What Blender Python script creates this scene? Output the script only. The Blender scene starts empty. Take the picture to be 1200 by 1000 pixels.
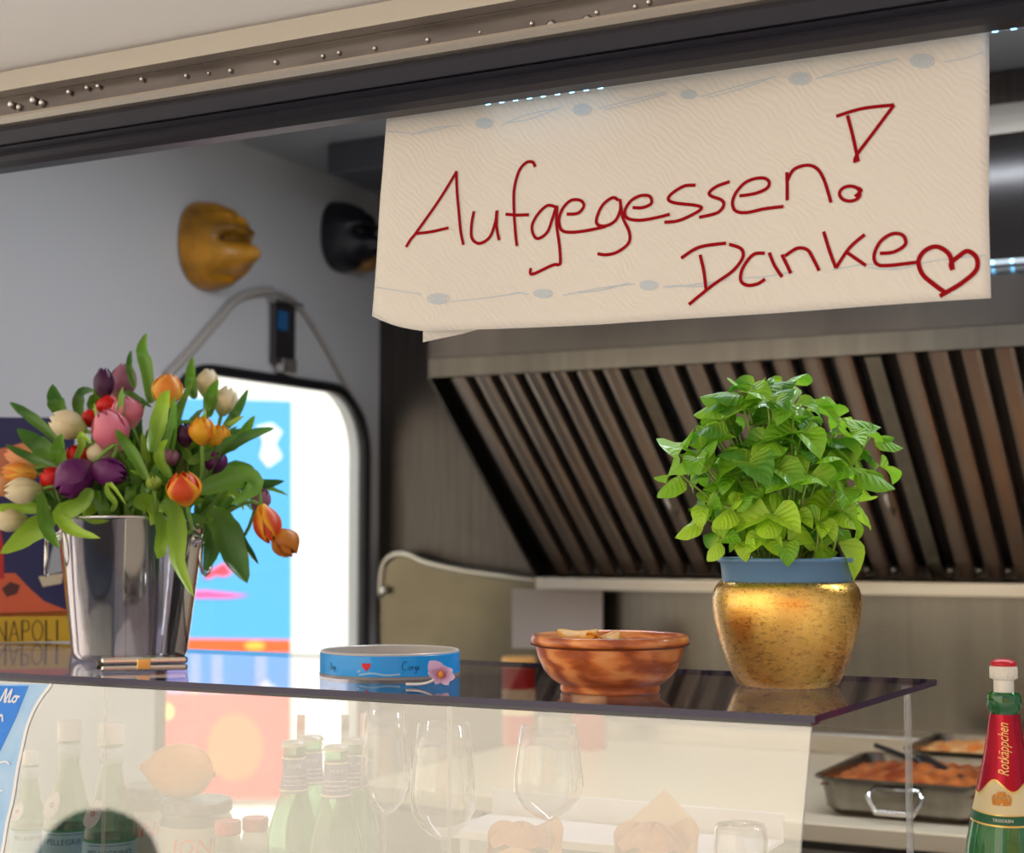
import bpy, math, random
from mathutils import Vector, Matrix, Quaternion
random.seed(7)
R = math.radians
sc = bpy.context.scene
COL = sc.collection

# ------------------------------------------------------------------ camera, world, sun, exposure
CZ = 1.36                                   # camera height above the truck floor
YAW, PITCH, FPX = R(27.5), R(4.02), 1850.0
cam = bpy.data.cameras.new('camera'); camo = bpy.data.objects.new('camera', cam); COL.objects.link(camo)
camo.location = (0, 0, CZ); camo.rotation_euler = (math.pi/2 + PITCH, 0, YAW)
cam.sensor_width = 36; cam.lens = 36*FPX/1200; cam.clip_start = .02; cam.clip_end = 200
cam.dof.use_dof = True; cam.dof.focus_distance = 1.68; cam.dof.aperture_fstop = 5.2
sc.camera = camo
sc.view_settings.view_transform = 'Standard'; sc.view_settings.look = 'None'
sc.view_settings.gamma = 1; sc.view_settings.use_curve_mapping = False
sc.view_settings.exposure = 0.12
try:
    sc.cycles.max_bounces = 10; sc.cycles.transparent_max_bounces = 24; sc.cycles.glossy_bounces = 5
    sc.cycles.use_denoising = True; sc.cycles.sample_clamp_indirect = 6
except Exception: pass
w = bpy.data.worlds.new('sky'); sc.world = w; w.use_nodes = True
bg = w.node_tree.nodes['Background']
tc = w.node_tree.nodes.new('ShaderNodeTexCoord'); sp = w.node_tree.nodes.new('ShaderNodeSeparateXYZ')
rp = w.node_tree.nodes.new('ShaderNodeValToRGB')
w.node_tree.links.new(tc.outputs['Generated'], sp.inputs[0]); w.node_tree.links.new(sp.outputs['Z'], rp.inputs[0])
rp.color_ramp.elements[0].color = (.90, .88, .86, 1); rp.color_ramp.elements[1].color = (.50, .66, .95, 1)
w.node_tree.links.new(rp.outputs[0], bg.inputs['Color']); bg.inputs['Strength'].default_value = .75
sun = bpy.data.lights.new('sun', 'SUN'); sun.energy = 8.5; sun.angle = R(.6); sun.color = (1, .94, .85)
suno = bpy.data.objects.new('sun', sun); COL.objects.link(suno)
SUN_DIR = Vector((.52, .66, .58)).normalized()
suno.rotation_euler = SUN_DIR.to_track_quat('Z', 'Y').to_euler(); suno.location = (6, 8, 9)

# ------------------------------------------------------------------ helpers
fw = Vector((-math.sin(YAW)*math.cos(PITCH), math.cos(YAW)*math.cos(PITCH), math.sin(PITCH)))
rt = Vector((math.cos(YAW), math.sin(YAW), 0)); up = rt.cross(fw)
ORG = Vector((0, 0, CZ))
def ray(px, py): return fw*FPX + rt*(px-600) - up*(py-500)
def P(px, py, X=None, Y=None, Z=None, D=None, plane=None):
    """where the sight line of a photo pixel meets a plane of the place"""
    d = ray(px, py)
    if X is not None: t = X/d.x
    elif Y is not None: t = Y/d.y
    elif Z is not None: t = (Z-CZ)/d.z
    elif D is not None: t = D/FPX
    else: t = (plane[0]-ORG).dot(plane[1])/d.dot(plane[1])
    return ORG + d*t
def lin(c):
    o = []
    for v in c[:3]:
        v /= 255.0; o.append(v/12.92 if v <= .04045 else ((v+.055)/1.055)**2.4)
    return (*o, 1)
class NT:
    def __init__(s, name):
        s.m = bpy.data.materials.new(name); s.m.use_nodes = True; s.t = s.m.node_tree; s.b = s.t.nodes['Principled BSDF']; s.out = s.t.nodes['Material Output']
    def n(s, typ, **k):
        x = s.t.nodes.new('ShaderNode'+typ)
        for a, v in k.items():
            if a in x.inputs: x.inputs[a].default_value = v
            else: setattr(x, a, v)
        return x
    def l(s, a, b): s.t.links.new(a, b)
def mat(name, c, rough=.5, metal=0, noise=0, scale=20, c2=None, stretch=(1,1,1), bump=0, spec=.5, coat=0, trans=0, emit=0, bscale=None, detail=4, sub=0):
    k = NT(name); b = k.b
    b.inputs['Base Color'].default_value = lin(c); b.inputs['Roughness'].default_value = rough
    b.inputs['Metallic'].default_value = metal; b.inputs['Specular IOR Level'].default_value = spec
    b.inputs['Coat Weight'].default_value = coat; b.inputs['Transmission Weight'].default_value = trans
    if sub:
        b.inputs['Subsurface Weight'].default_value = sub; b.inputs['Subsurface Scale'].default_value = .01
    if emit:
        b.inputs['Emission Color'].default_value = lin(c); b.inputs['Emission Strength'].default_value = emit
    if c2 is not None or bump:
        t = k.n('TexCoord'); mp = k.n('Mapping'); mp.inputs['Scale'].default_value = stretch
        nz = k.n('TexNoise', Scale=scale, Detail=detail); k.l(t.outputs['Object'], mp.inputs[0]); k.l(mp.outputs[0], nz.inputs['Vector'])
        if c2 is not None:
            cr = k.n('ValToRGB'); e = cr.color_ramp.elements; e[0].position = .35; e[1].position = .68
            e[0].color = lin(c); e[1].color = lin(c2); k.l(nz.outputs['Fac'], cr.inputs[0]); k.l(cr.outputs[0], b.inputs['Base Color'])
        if bump:
            n2 = nz
            if bscale: n2 = k.n('TexNoise', Scale=bscale, Detail=3); k.l(mp.outputs[0], n2.inputs['Vector'])
            bp = k.n('Bump', Strength=bump, Distance=.004); k.l(n2.outputs['Fac'], bp.inputs['Height']); k.l(bp.outputs[0], b.inputs['Normal'])
    return k.m
def clear(name, tint, base=0.0, rough=.0, body=None, bodyf=0.0, gain=1.0):
    """thin clear sheet: Fresnel reflection on the outer faces over a tinted see-through"""
    k = NT(name); k.t.nodes.remove(k.b)
    tr = k.n('BsdfTransparent'); tr.inputs[0].default_value = (*tint, 1)
    gl = k.n('BsdfGlossy', Roughness=rough); gl.inputs['Color'].default_value = (1, 1, 1, 1)
    fr = k.n('Fresnel', IOR=1.5); ge = k.n('NewGeometry')
    ml = k.n('Math', operation='MULTIPLY_ADD'); ml.inputs[1].default_value = gain; ml.inputs[2].default_value = base; ml.use_clamp = True
    inv = k.n('Math', operation='SUBTRACT'); inv.inputs[0].default_value = 1; k.l(ge.outputs['Backfacing'], inv.inputs[1])
    m2 = k.n('Math', operation='MULTIPLY'); mx = k.n('MixShader')
    k.l(fr.outputs[0], ml.inputs[0]); k.l(ml.outputs[0], m2.inputs[0]); k.l(inv.outputs[0], m2.inputs[1])
    src = tr.outputs[0]
    if body:
        df = k.n('BsdfDiffuse'); df.inputs['Color'].default_value = lin(body)
        tl = k.n('BsdfTranslucent'); tl.inputs['Color'].default_value = lin(body)
        a = k.n('MixShader'); a.inputs[0].default_value = .5; k.l(df.outputs[0], a.inputs[1]); k.l(tl.outputs[0], a.inputs[2])
        b2 = k.n('MixShader'); b2.inputs[0].default_value = bodyf; k.l(tr.outputs[0], b2.inputs[1]); k.l(a.outputs[0], b2.inputs[2]); src = b2.outputs[0]
    k.l(m2.outputs[0], mx.inputs[0]); k.l(src, mx.inputs[1]); k.l(gl.outputs[0], mx.inputs[2]); k.l(mx.outputs[0], k.out.inputs[0])
    return k.m
def uvramp(name, stops, rough=.45, axis='V', edge=None, trans=0, bump=0, coat=0, veins=0):
    """colour along the UV of a petal or leaf: stops along its length, another colour towards its edges"""
    k = NT(name); t = k.n('TexCoord'); s = k.n('SeparateXYZ'); k.l(t.outputs['UV'], s.inputs[0])
    cr = k.n('ValToRGB'); els = cr.color_ramp.elements
    while len(els) < len(stops): els.new(.5)
    for e, (p, c) in zip(els, stops): e.position = p; e.color = lin(c)
    k.l(s.outputs['Y' if axis == 'V' else 'X'], cr.inputs[0]); col = cr.outputs[0]
    ab = k.n('Math', operation='SUBTRACT'); ab.inputs[1].default_value = .5; k.l(s.outputs['X'], ab.inputs[0])
    a2 = k.n('Math', operation='ABSOLUTE'); k.l(ab.outputs[0], a2.inputs[0])
    if edge:
        nz = k.n('TexNoise', Scale=60, Detail=2); ad = k.n('Math', operation='MULTIPLY_ADD'); ad.inputs[1].default_value = .35; k.l(nz.outputs['Fac'], ad.inputs[0]); k.l(a2.outputs[0], ad.inputs[2])
        mr = k.n('MapRange'); mr.inputs['From Min'].default_value = edge[1]+.17; mr.inputs['From Max'].default_value = edge[2]+.17; k.l(ad.outputs[0], mr.inputs[0])
        mx = k.n('MixRGB'); mx.inputs[2].default_value = lin(edge[0]); k.l(mr.outputs[0], mx.inputs[0]); k.l(col, mx.inputs[1]); col = mx.outputs[0]
    k.l(col, k.b.inputs['Base Color']); k.b.inputs['Roughness'].default_value = rough; k.b.inputs['Coat Weight'].default_value = coat
    if veins:
        wv = k.n('Math', operation='MULTIPLY'); wv.inputs[1].default_value = .9; k.l(a2.outputs[0], wv.inputs[0])
        sb = k.n('Math', operation='SUBTRACT'); k.l(s.outputs['Y'], sb.inputs[0]); k.l(wv.outputs[0], sb.inputs[1])
        mu = k.n('Math', operation='MULTIPLY'); mu.inputs[1].default_value = 34; k.l(sb.outputs[0], mu.inputs[0])
        sn = k.n('Math', operation='SINE'); k.l(mu.outputs[0], sn.inputs[0])
        bp = k.n('Bump', Strength=veins, Distance=.002); k.l(sn.outputs[0], bp.inputs['Height']); k.l(bp.outputs[0], k.b.inputs['Normal'])
    if trans:
        tl = k.n('BsdfTranslucent'); k.l(col, tl.inputs['Color']); mx = k.n('MixShader'); mx.inputs[0].default_value = trans
        k.l(k.b.outputs[0], mx.inputs[1]); k.l(tl.outputs[0], mx.inputs[2]); k.l(mx.outputs[0], k.out.inputs[0])
    return k.m

class MB:
    def __init__(s): s.v = []; s.f = []; s.uv = []; s.mi = []; s.cur = 0
    def face(s, idx, uvs=None): s.f.append(tuple(idx)); s.uv.append(uvs or [(0, 0)]*len(idx)); s.mi.append(s.cur)
    def add(s, vs, fs):
        o = len(s.v); s.v += [Vector(v) for v in vs]
        for f in fs: s.face([o+i for i in f])
        return s
    def box(s, lo, hi, M=None):
        x0, y0, z0 = lo; x1, y1, z1 = hi
        vs = [Vector(p) for p in ((x0,y0,z0),(x1,y0,z0),(x1,y1,z0),(x0,y1,z0),(x0,y0,z1),(x1,y0,z1),(x1,y1,z1),(x0,y1,z1))]
        if M: vs = [M @ v for v in vs]
        return s.add(vs, [(0,3,2,1),(4,5,6,7),(0,1,5,4),(1,2,6,5),(2,3,7,6),(3,0,4,7)])
    def prism(s, poly, d):                       # poly: loop of 3D points, d: extrusion vector
        n = len(poly); a = [Vector(p) for p in poly]; d = Vector(d)
        nrm = Vector((0,0,0))
        for i in range(n): nrm += a[i].cross(a[(i+1) % n])
        if nrm.dot(d) > 0: a.reverse()
        return s.add(a+[p+d for p in a], [tuple(range(n)), tuple(range(2*n-1, n-1, -1))] + [(i, n+i, n+(i+1) % n, (i+1) % n) for i in range(n)])
    def lathe(s, prof, c=(0,0,0), seg=32, ax=None, cap=(False, False), M=None):
        o = len(s.v); c = Vector(c); M = M or Matrix.Identity(4)
        for r, z in prof:
            for k in range(seg):
                a = 2*math.pi*k/seg; s.v.append(M @ (Vector((r*math.cos(a), r*math.sin(a), z))) + c)
        for i in range(len(prof)-1):
            for k in range(seg):
                k2 = (k+1) % seg
                s.face((o+i*seg+k, o+i*seg+k2, o+(i+1)*seg+k2, o+(i+1)*seg+k), [(k/seg, i/len(prof)), ((k+1)/seg, i/len(prof)), ((k+1)/seg, (i+1)/len(prof)), (k/seg, (i+1)/len(prof))])
        if cap[0]: s.face([o+k for k in range(seg-1, -1, -1)])
        if cap[1]: s.face([o+(len(prof)-1)*seg+k for k in range(seg)])
        return s
    def tube(s, pts, r, seg=8, cap=True):
        pts = [Vector(p) for p in pts]; n = len(pts); o = len(s.v); rr = r if isinstance(r, (list, tuple)) else [r]*n
        t0 = (pts[1]-pts[0]).normalized(); a = t0.orthogonal().normalized()
        for i, p in enumerate(pts):
            t = (pts[min(i+1, n-1)]-pts[max(i-1, 0)]).normalized(); a = (a - t*a.dot(t)).normalized(); b = t.cross(a)
            for k in range(seg):
                q = 2*math.pi*k/seg; s.v.append(p + a*math.cos(q)*rr[i] + b*math.sin(q)*rr[i])
        for i in range(n-1):
            for k in range(seg):
                k2 = (k+1) % seg; s.face((o+i*seg+k, o+i*seg+k2, o+(i+1)*seg+k2, o+(i+1)*seg+k))
        if cap: s.face([o+k for k in range(seg-1, -1, -1)]); s.face([o+(n-1)*seg+k for k in range(seg)])
        return s
    def grid(s, fn, nu, nv, closed=False):       # fn(u, v) -> point, u across, v along
        o = len(s.v)
        for j in range(nv+1):
            for i in range(nu+1): s.v.append(Vector(fn(i/nu, j/nv)))
        for j in range(nv):
            for i in range(nu):
                q = o+j*(nu+1)+i
                s.face((q, q+1, q+nu+2, q+nu+1), [(i/nu, j/nv), ((i+1)/nu, j/nv), ((i+1)/nu, (j+1)/nv), (i/nu, (j+1)/nv)])
        return s
    def strip(s, pts, wd, side):                 # flat ribbon, side(i, tangent) -> side vector
        n = len(pts); o = len(s.v)
        for i, p in enumerate(pts):
            t = (pts[min(i+1, n-1)]-pts[max(i-1, 0)]).normalized(); q = side(t)
            s.v += [p - q*wd/2, p + q*wd/2]
        for i in range(n-1): s.face((o+2*i, o+2*i+1, o+2*i+3, o+2*i+2))
        return s
    def mesh(s, name, mats, off=None, smooth=True):
        me = bpy.data.meshes.new(name); off = Vector(off) if off is not None else Vector((0,0,0))
        me.from_pydata([v-off for v in s.v], [], s.f)
        ul = me.uv_layers.new(name='UV'); i = 0
        for uvs in s.uv:
            for u in uvs: ul.data[i].uv = u; i += 1
        for m in (mats if isinstance(mats, (list, tuple)) else [mats]): me.materials.append(m)
        for p, q in zip(me.polygons, s.mi): p.material_index = q; p.use_smooth = smooth
        return me
    def build(s, name, mats, parent=None, off=None, smooth=True, solid=0, bevel=0, label=None, sharp=None):
        if parent is not None and off is None: off = wloc(parent)
        me = s.mesh(name, mats, off, smooth)
        if smooth and sharp is not None:
            try: me.set_sharp_from_angle(angle=R(sharp))
            except Exception: pass
        o = bpy.data.objects.new(name, me); COL.objects.link(o)
        if parent is not None: o.parent = parent
        elif off is not None: o.location = off
        if solid:
            q = o.modifiers.new('thickness', 'SOLIDIFY'); q.thickness = solid; q.offset = 0
        if bevel:
            q = o.modifiers.new('edges', 'BEVEL'); q.width = bevel; q.segments = 2; q.limit_method = 'ANGLE'
        if label: o['label'] = label
        return o
def wloc(o):
    v = Vector(o.location)
    while o.parent: o = o.parent; v += Vector(o.location)
    return v
def tag(o, label, cat, group=None):
    o['label'] = label; o['category'] = cat
    if group: o['group'] = group
    return o
def thing(name, loc, label, cat, group=None):
    o = bpy.data.objects.new(name, None); o.empty_display_size = .03; o.location = loc; COL.objects.link(o)
    return tag(o, label, cat, group)
def struct(o, label=None):
    o['kind'] = 'structure'
    if label: o['label'] = label
    return o
def spline(pts, n=6, closed=False):
    pts = [Vector(p) for p in pts]; out = []; m = len(pts)
    for i in range(m-1):
        a, b, c, d = pts[max(i-1, 0)], pts[i], pts[i+1], pts[min(i+2, m-1)]
        for k in range(n):
            t = k/n; out.append(.5*((2*b)+(c-a)*t+(2*a-5*b+4*c-d)*t*t+(3*b-a-3*c+d)*t**3))
    out.append(pts[-1]); return out
def xz(p): return Vector((p[0], p[1], 0))
def text_mesh(s, size):
    """flat outline of the built-in font as (verts2d, faces)"""
    cu = bpy.data.curves.new('t', 'FONT'); cu.body = s; cu.size = size; cu.resolution_u = 3
    o = bpy.data.objects.new('t', cu); COL.objects.link(o); dg = bpy.context.evaluated_depsgraph_get(); dg.update()
    me = bpy.data.meshes.new_from_object(o.evaluated_get(dg)); vs = [v.co.copy() for v in me.vertices]; fs = [tuple(p.vertices) for p in me.polygons]
    bpy.data.objects.remove(o); bpy.data.curves.remove(cu); bpy.data.meshes.remove(me)
    return vs, fs
def subdiv_text(vs, fs, fn, mb):
    mb.add([fn(v.x, v.y) for v in vs], fs)

# ------------------------------------------------------------------ materials
M = {}
M['white_wall'] = mat('white_wall', (212, 212, 214), .45, bump=.05, scale=6)
M['hatch'] = mat('hatch_white', (232, 229, 226), .4, bump=.03, scale=4)
M['ceil'] = mat('ceiling_grey', (170, 174, 182), .4)
M['steel'] = mat('brushed_steel', (122, 116, 108), .27, 1, c2=(134, 128, 118), scale=6, stretch=(6, 6, .3))
M['steel_dark'] = mat('dark_steel', (80, 74, 70), .36, 1, c2=(92, 85, 80), scale=8, stretch=(10, 10, .5))
M['steel_light'] = mat('light_steel', (198, 191, 180), .3, 1, c2=(190, 180, 165), scale=8, stretch=(.5, 10, 10))
M['baffle'] = mat('baffle_steel', (158, 144, 134), .34, .9, c2=(134, 120, 112), scale=6)
M['hoodface'] = mat('hood_steel', (104, 98, 94), .25, 1, c2=(124, 117, 110), scale=3, stretch=(3, 3, .5))
M['black'] = mat('black_paint', (22, 22, 26), .5)
M['alu'] = mat('rail_aluminium', (140, 132, 128), .25, 1, c2=(112, 104, 102), scale=5, stretch=(1.5, 8, 8))
M['alu2'] = mat('rail_strip', (168, 160, 152), .4, .7)
M['lip'] = mat('polished_lip', (222, 212, 198), .22, .9)
M['rubber'] = mat('dark_rubber', (32, 32, 42), .4, spec=.35)
M['rubber2'] = mat('grey_rubber', (56, 56, 64), .4, spec=.35)
M['chrome'] = mat('chrome', (215, 213, 208), .08, 1)
M['paving'] = mat('paving', (172, 169, 164), .8, c2=(150, 147, 142), scale=3)
M['render'] = mat('cream_render', (238, 230, 214), .85, c2=(230, 221, 203), scale=.6)
M['render2'] = mat('terracotta_render', (168, 120, 92), .85)
M['roof'] = mat('roof_tiles', (120, 66, 50), .8)
M['vinyl'] = mat('floor_vinyl', (92, 90, 88), .5)
M['shelf'] = clear('acrylic_sheet', (.80, .77, .84), gain=.85)
M['edge'] = mat('acrylic_edge', (38, 30, 66), .15, 0, spec=.5)
M['edge_light'] = mat('acrylic_bright_edge', (214, 208, 200), .15)
M['screen'] = clear('boosted_front_glass', (.90, .89, .86), base=.225, rough=.006)  # mirroring set stronger than plain glass to get the milky reflection
M['pane'] = clear('window_pane', (.93, .96, .97))
M['rod'] = clear('acrylic_rod', (.86, .85, .82), base=.12, body=(235, 230, 222), bodyf=.25)
M['crystal'] = clear('crystal', (.94, .94, .93), base=.05, gain=2.6, body=(250, 248, 240), bodyf=.03)
M['ledchip'] = mat('led_chip', (120, 205, 255), .5, emit=7)
M['ledtape'] = mat('led_tape', (190, 200, 205), .6)

# ------------------------------------------------------------------ the setting
XL, XR, YF, YB, ZC = -2.12, 1.3, 1.47, 3.35, CZ+.87
struct(MB().box((XL, YF, -.06), (XR, YB, 0)).build('floor', M['vinyl'], smooth=False), 'grey vinyl floor inside the food truck')
struct(MB().box((XL-.05, YF-.05, ZC), (XR+.05, YB+.05, ZC+.05)).build('ceiling', M['ceil'], smooth=False), 'pale grey ceiling of the truck')
struct(MB().box((XL-.05, YB, -.1), (XR+.05, YB+.05, ZC)).build('wall_back', M['steel_dark'], smooth=False), 'stainless steel back wall behind the cooking line')
struct(MB().box((XR, YF, -.1), (XR+.05, YB, ZC)).build('wall_right', M['white_wall'], smooth=False))
fr = MB().box((XL-.05, YF, -.3), (XR+.05, YF+.05, CZ-.53)).box((XL-.05, YF, CZ-.53), (-1.98, YF+.05, ZC)).box((.95, YF, CZ-.53), (XR+.05, YF+.05, ZC)).box((-1.98, YF, CZ+.56), (.95, YF+.05, ZC))
struct(fr.build('wall_front', M['white_wall'], smooth=False), 'white serving side of the truck around the hatch opening')
# left end wall with a round-cornered window hole
wy0, wy1 = P(188, 600, X=XL).y, P(428, 600, X=XL).y; wz1 = P(240, 430, X=XL).z; wz0 = CZ-.72; wr = .16
def rrect(y0, y1, z0, z1, r, n=8):
    pts = []
    for (cy, cz, a0) in ((y1-r, z1-r, 0), (y0+r, z1-r, 90), (y0+r, z0+r, 180), (y1-r, z0+r, 270)):
        for k in range(n+1):
            a = R(a0+90*k/n); pts.append((cy+r*math.cos(a), cz+r*math.sin(a)))
    return pts
hole = rrect(wy0, wy1, wz0, wz1, wr)
outer = []
for (y, z) in hole:                                     # project each hole point to the wall's rectangle
    cy, cz = (wy0+wy1)/2, (wz0+wz1)/2; dy, dz = y-cy, z-cz
    ts = [((YB if dy > 0 else YF)-cy)/dy if abs(dy) > 1e-6 else 1e9, ((ZC if dz > 0 else -.1)-cz)/dz if abs(dz) > 1e-6 else 1e9]
    t = min(ts); outer.append((cy+dy*t, cz+dz*t))
wl = MB(); n = len(hole)
for x, flip in ((XL, False), (XL-.05, True)):
    o = len(wl.v); wl.v += [Vector((x, *p)) for p in hole] + [Vector((x, *p)) for p in outer]
    for i in range(n):
        j = (i+1) % n; q = (o+i, o+j, o+n+j, o+n+i); wl.face(q[::-1] if flip else q)
for i in range(n):                                      # the wall's corners
    j = (i+1) % n; si = outer[i][0] in (YF, YB) or min(abs(outer[i][0]-YF), abs(outer[i][0]-YB)) < 1e-6; sj = min(abs(outer[j][0]-YF), abs(outer[j][0]-YB)) < 1e-6
    if si != sj:
        cr_ = (outer[i][0], outer[j][1]) if si else (outer[j][0], outer[i][1])
        for x in (XL, XL-.05): wl.add([(x, *outer[i]), (x, *outer[j]), (x, *cr_)], [(0, 1, 2)])
for i in range(n):
    j = (i+1) % n; wl.add([(XL, *hole[i]), (XL, *hole[j]), (XL-.05, *hole[j]), (XL-.05, *hole[i])], [(0, 3, 2, 1)])
struct(wl.build('wall_left', M['white_wall'], smooth=False), 'pale end wall of the truck with two masks and a window')
win = struct(bpy.data.objects.new('window_1', None), 'round-cornered window in a black rubber seal in the end wall'); COL.objects.link(win); win.location = (XL, (wy0+wy1)/2, wz0)
g = MB(); ring_pts = [Vector((XL+.008, *p)) for p in hole]
nn = len(hole); prof = [(-.016, -.01), (-.016, .010), (-.006, .016), (.006, .012), (.008, -.004), (.004, -.02)]
cy, cz = (wy0+wy1)/2, (wz0+wz1)/2
o0 = 0
for i, (y, z) in enumerate(hole):
    y2, z2 = hole[(i+1) % nn]; y1_, z1_ = hole[i-1]; t = Vector((0, y2-y1_, z2-z1_)).normalized(); nr = Vector((0, t.z, -t.y))
    for (a, b) in prof: g.v.append(Vector((XL+b, y, z)) + nr*a)
m_ = len(prof)
for i in range(nn):
    for k in range(m_):
        j = (i+1) % nn; k2 = (k+1) % m_; g.face((i*m_+k, i*m_+k2, j*m_+k2, j*m_+k))
g.build('seal', M['black'], win)
pm = MB(); pm.prism([(XL-.02, y, z) for y, z in hole], (-.004, 0, 0)); pm.build('pane', M['pane'], win, smooth=False)

# hatch rail: metal strips with rivets, rubber lip
def bar(name, prof, m, x0=-2.17, x1=1.3, parent=None, sm=False, **k):
    return MB().prism([(x0, y, CZ+z) for y, z in prof], (x1-x0, 0, 0)).build(name, m, parent, smooth=sm, **k)
zb = .468
t1 = struct(bar('trim_1', [(1.47, zb+.110), (1.47, zb+.040), (1.428, zb+.048), (1.434, zb+.082), (1.434, zb+.110)], M['alu']), 'riveted metal rail above the serving opening')
bar('top_strip', [(1.433, zb+.083), (1.418, zb+.086), (1.418, zb+.110), (1.433, zb+.110)], M['alu2'], parent=t1)
bar('lower_lip', [(1.428, zb+.049), (1.408, zb+.051), (1.404, zb+.046), (1.41, zb+.041), (1.45, zb+.039)], M['lip'], parent=t1)
t2 = struct(bar('trim_2', [(1.468, zb+.039), (1.422, zb+.041), (1.418, zb+.034), (1.43, zb+.022), (1.468, zb+.022)], M['rubber2']), 'grey ribbed seal under the metal rail')
bar('seal_strip', [(1.478, zb+.022), (1.435, zb+.022), (1.43, zb+.019), (1.438, zb+.014), (1.436, zb+.009), (1.444, zb+.004), (1.455, zb), (1.478, zb)], M['rubber'], parent=t2)
riv = [(15,123,1.7),(24,126,1.4),(41,118,1.8),(51,121,1.6),(82,108,1.2),(103,103,1.1),(116,101,1.1),(167,93,1),(219,89,.9),(245,86,.7),(271,83,1),(324,73,1),(379,66,.9),(398,62,.9),(440,57,1),(502,47,1),(563,38,.6),(624,28,1),(648,32,2.2),(690,26,2.2),(700,15,1),(745,8,1),(761,3,1.1)]
rme = MB().lathe([(.0022, 0), (.0026, .0012), (.002, .0028), (.0008, .0034)], seg=10, cap=(True, True), M=Matrix.Rotation(R(90), 4, 'X')).mesh('rivet', M['chrome'])
for (px, py, s) in riv:
    p = P(px, py, Y=1.431); r_ = bpy.data.objects.new('rivet', rme); COL.objects.link(r_); r_.parent = t1; r_.location = p; r_.scale = (s, 1.2*s, s*1.25)
# open hatch door, seen from below
hd = struct(bpy.data.objects.new('door_1', None), 'white hatch door swung up and out over the counter'); COL.objects.link(hd); hd.location = (0, 1.42, CZ+zb+.11)
MB().prism([(-2.17, 1.44, CZ+zb+.108), (-2.17, .45, CZ+zb+.52), (-2.17, .45, CZ+zb+.55), (-2.17, 1.44, CZ+zb+.14)], (3.47, 0, 0)).build('panel', M['hatch'], hd, smooth=False)
MB().prism([(-2.17, .45, CZ+zb+.515), (-2.17, .42, CZ+zb+.53), (-2.17, .42, CZ+zb+.57), (-2.17, .45, CZ+zb+.555)], (3.47, 0, 0)).build('edge_profile', M['alu2'], hd, smooth=False)

# outside: paving, buildings across the square (the reflections), a pale wall beyond the end window
GZ = -.35
struct(MB().box((-30, -30, GZ-.1), (30, 30, GZ)).build('pavement', M['paving'], smooth=False), 'sunlit paved square around the truck')
def house(name, x0, x1, y, h, m, label, nx, nz):
    b = thing(name, ((x0+x1)/2, y, GZ), label, 'building')
    MB().box((x0, y-4, GZ), (x1, y, GZ+h)).build('wall', m, b, smooth=False)
    MB().prism([(x0-.3, y+.3, GZ+h), (x0-.3, y-2, GZ+h+1.2), (x0-.3, y-4.3, GZ+h)], (x1-x0+.6, 0, 0)).build('roof', M['roof'], b, smooth=False)
    wm = MB().box((-.45, 0, 0), (.45, .04, 1.3)).mesh('window', mat('shutter', (196, 186, 164), .6))
    for i in range(nx):
        for k in range(nz):
            o = bpy.data.objects.new('window', wm); COL.objects.link(o); o.parent = b; o.location = (x0+(i+.5)*(x1-x0)/nx-(x0+x1)/2, 0, 1.0+k*2.9)
    return b
house('building', -22, -.8, -9, 9.5, M['render'], 'cream rendered building across the square, in sun', 6, 2)
house('building', 1.5, 14, -11, 7, M['render2'], 'terracotta building across the square', 4, 2)
struct(MB().box((-4.5, -1, GZ), (-4.3, 9, 3.4)).build('garden_wall', mat('white_masonry', (236, 232, 222), .8), smooth=False), 'sunlit white wall outside the end window')
def reflection_prop(px, py, dist, rad):  # dark ball added out of view, mirrored in the front glass as a head
    g0 = P(px, py, Y=1.40); d = (g0-ORG).normalized(); nrm_ = Vector((0, -.95, .27)).normalized(); rf_ = d-nrm_*2*d.dot(nrm_); c = g0+rf_*dist
    t = thing('head_reflection_prop', (c.x, c.y, GZ), 'unseen added dark ball tree on the square behind the photographer', 'prop')
    MB().tube([(c.x, c.y, GZ), (c.x, c.y, c.z-rad*.8)], [.07, .05], 10).build('prop_post', mat('prop_post_brown', (60, 46, 36), .9), t)
    MB().grid(lambda u, v: (c.x+rad*math.sin(math.pi*v)*math.cos(2*math.pi*u)*(1+.03*math.sin(u*90+v*70)), c.y+rad*math.sin(math.pi*v)*math.sin(2*math.pi*u)*(1+.03*math.sin(u*80)), c.z-rad*math.cos(math.pi*v)*(1+.02*math.sin(u*63))), 48, 24).build('crown', mat('prop_dark', (16, 26, 16), .9, bump=1, scale=12), t)
reflection_prop(138, 958, 5.5, .27)
# banner on that wall, seen through the window
XB = -4.27
ban = thing('banner', (XB, P(265, 700, X=XB).y, P(265, 700, X=XB).z), 'blue banner with an orange stripe seen through the end window', 'banner')
def flat(name, pts, X, col, par, off=0, rough=.5, t=.004):
    ps = [P(a, b, X=X) for a, b in pts]
    for p in ps: p.x = X + off
    return MB().prism(ps, (-t, 0, 0)).build(name, mat(name+'_ink', col, rough), par, smooth=False)
def ell(cx, cy, rx, ry, n=20): return [(cx+rx*math.cos(2*math.pi*k/n), cy+ry*math.sin(2*math.pi*k/n)) for k in range(n)]
flat('blue_field', [(180,465),(342,470),(342,750),(180,748)], XB, (70, 160, 225), ban)
flat('white_cloud', [(300,500),(318,496),(330,506),(322,520),(330,536),(314,548),(304,536),(308,518)], XB, (230, 240, 245), ban, .003)
flat('orange_stripe', [(180,748),(341,750),(341,766),(180,765)], XB, (240, 90, 20), ban)
flat('yellow_spot', ell(298, 757, 12, 5), XB, (250, 180, 60), ban, .003)
flat('lavender_field', [(180,765),(346,766),(346,812),(180,812)], XB, (168, 168, 232), ban)
for a, b in ((222,234),(247,260),(298,312)): flat('cream_stripe', [(a,766),(b,766),(b,812),(a,812)], XB, (250, 218, 200), ban, .003)
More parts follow.
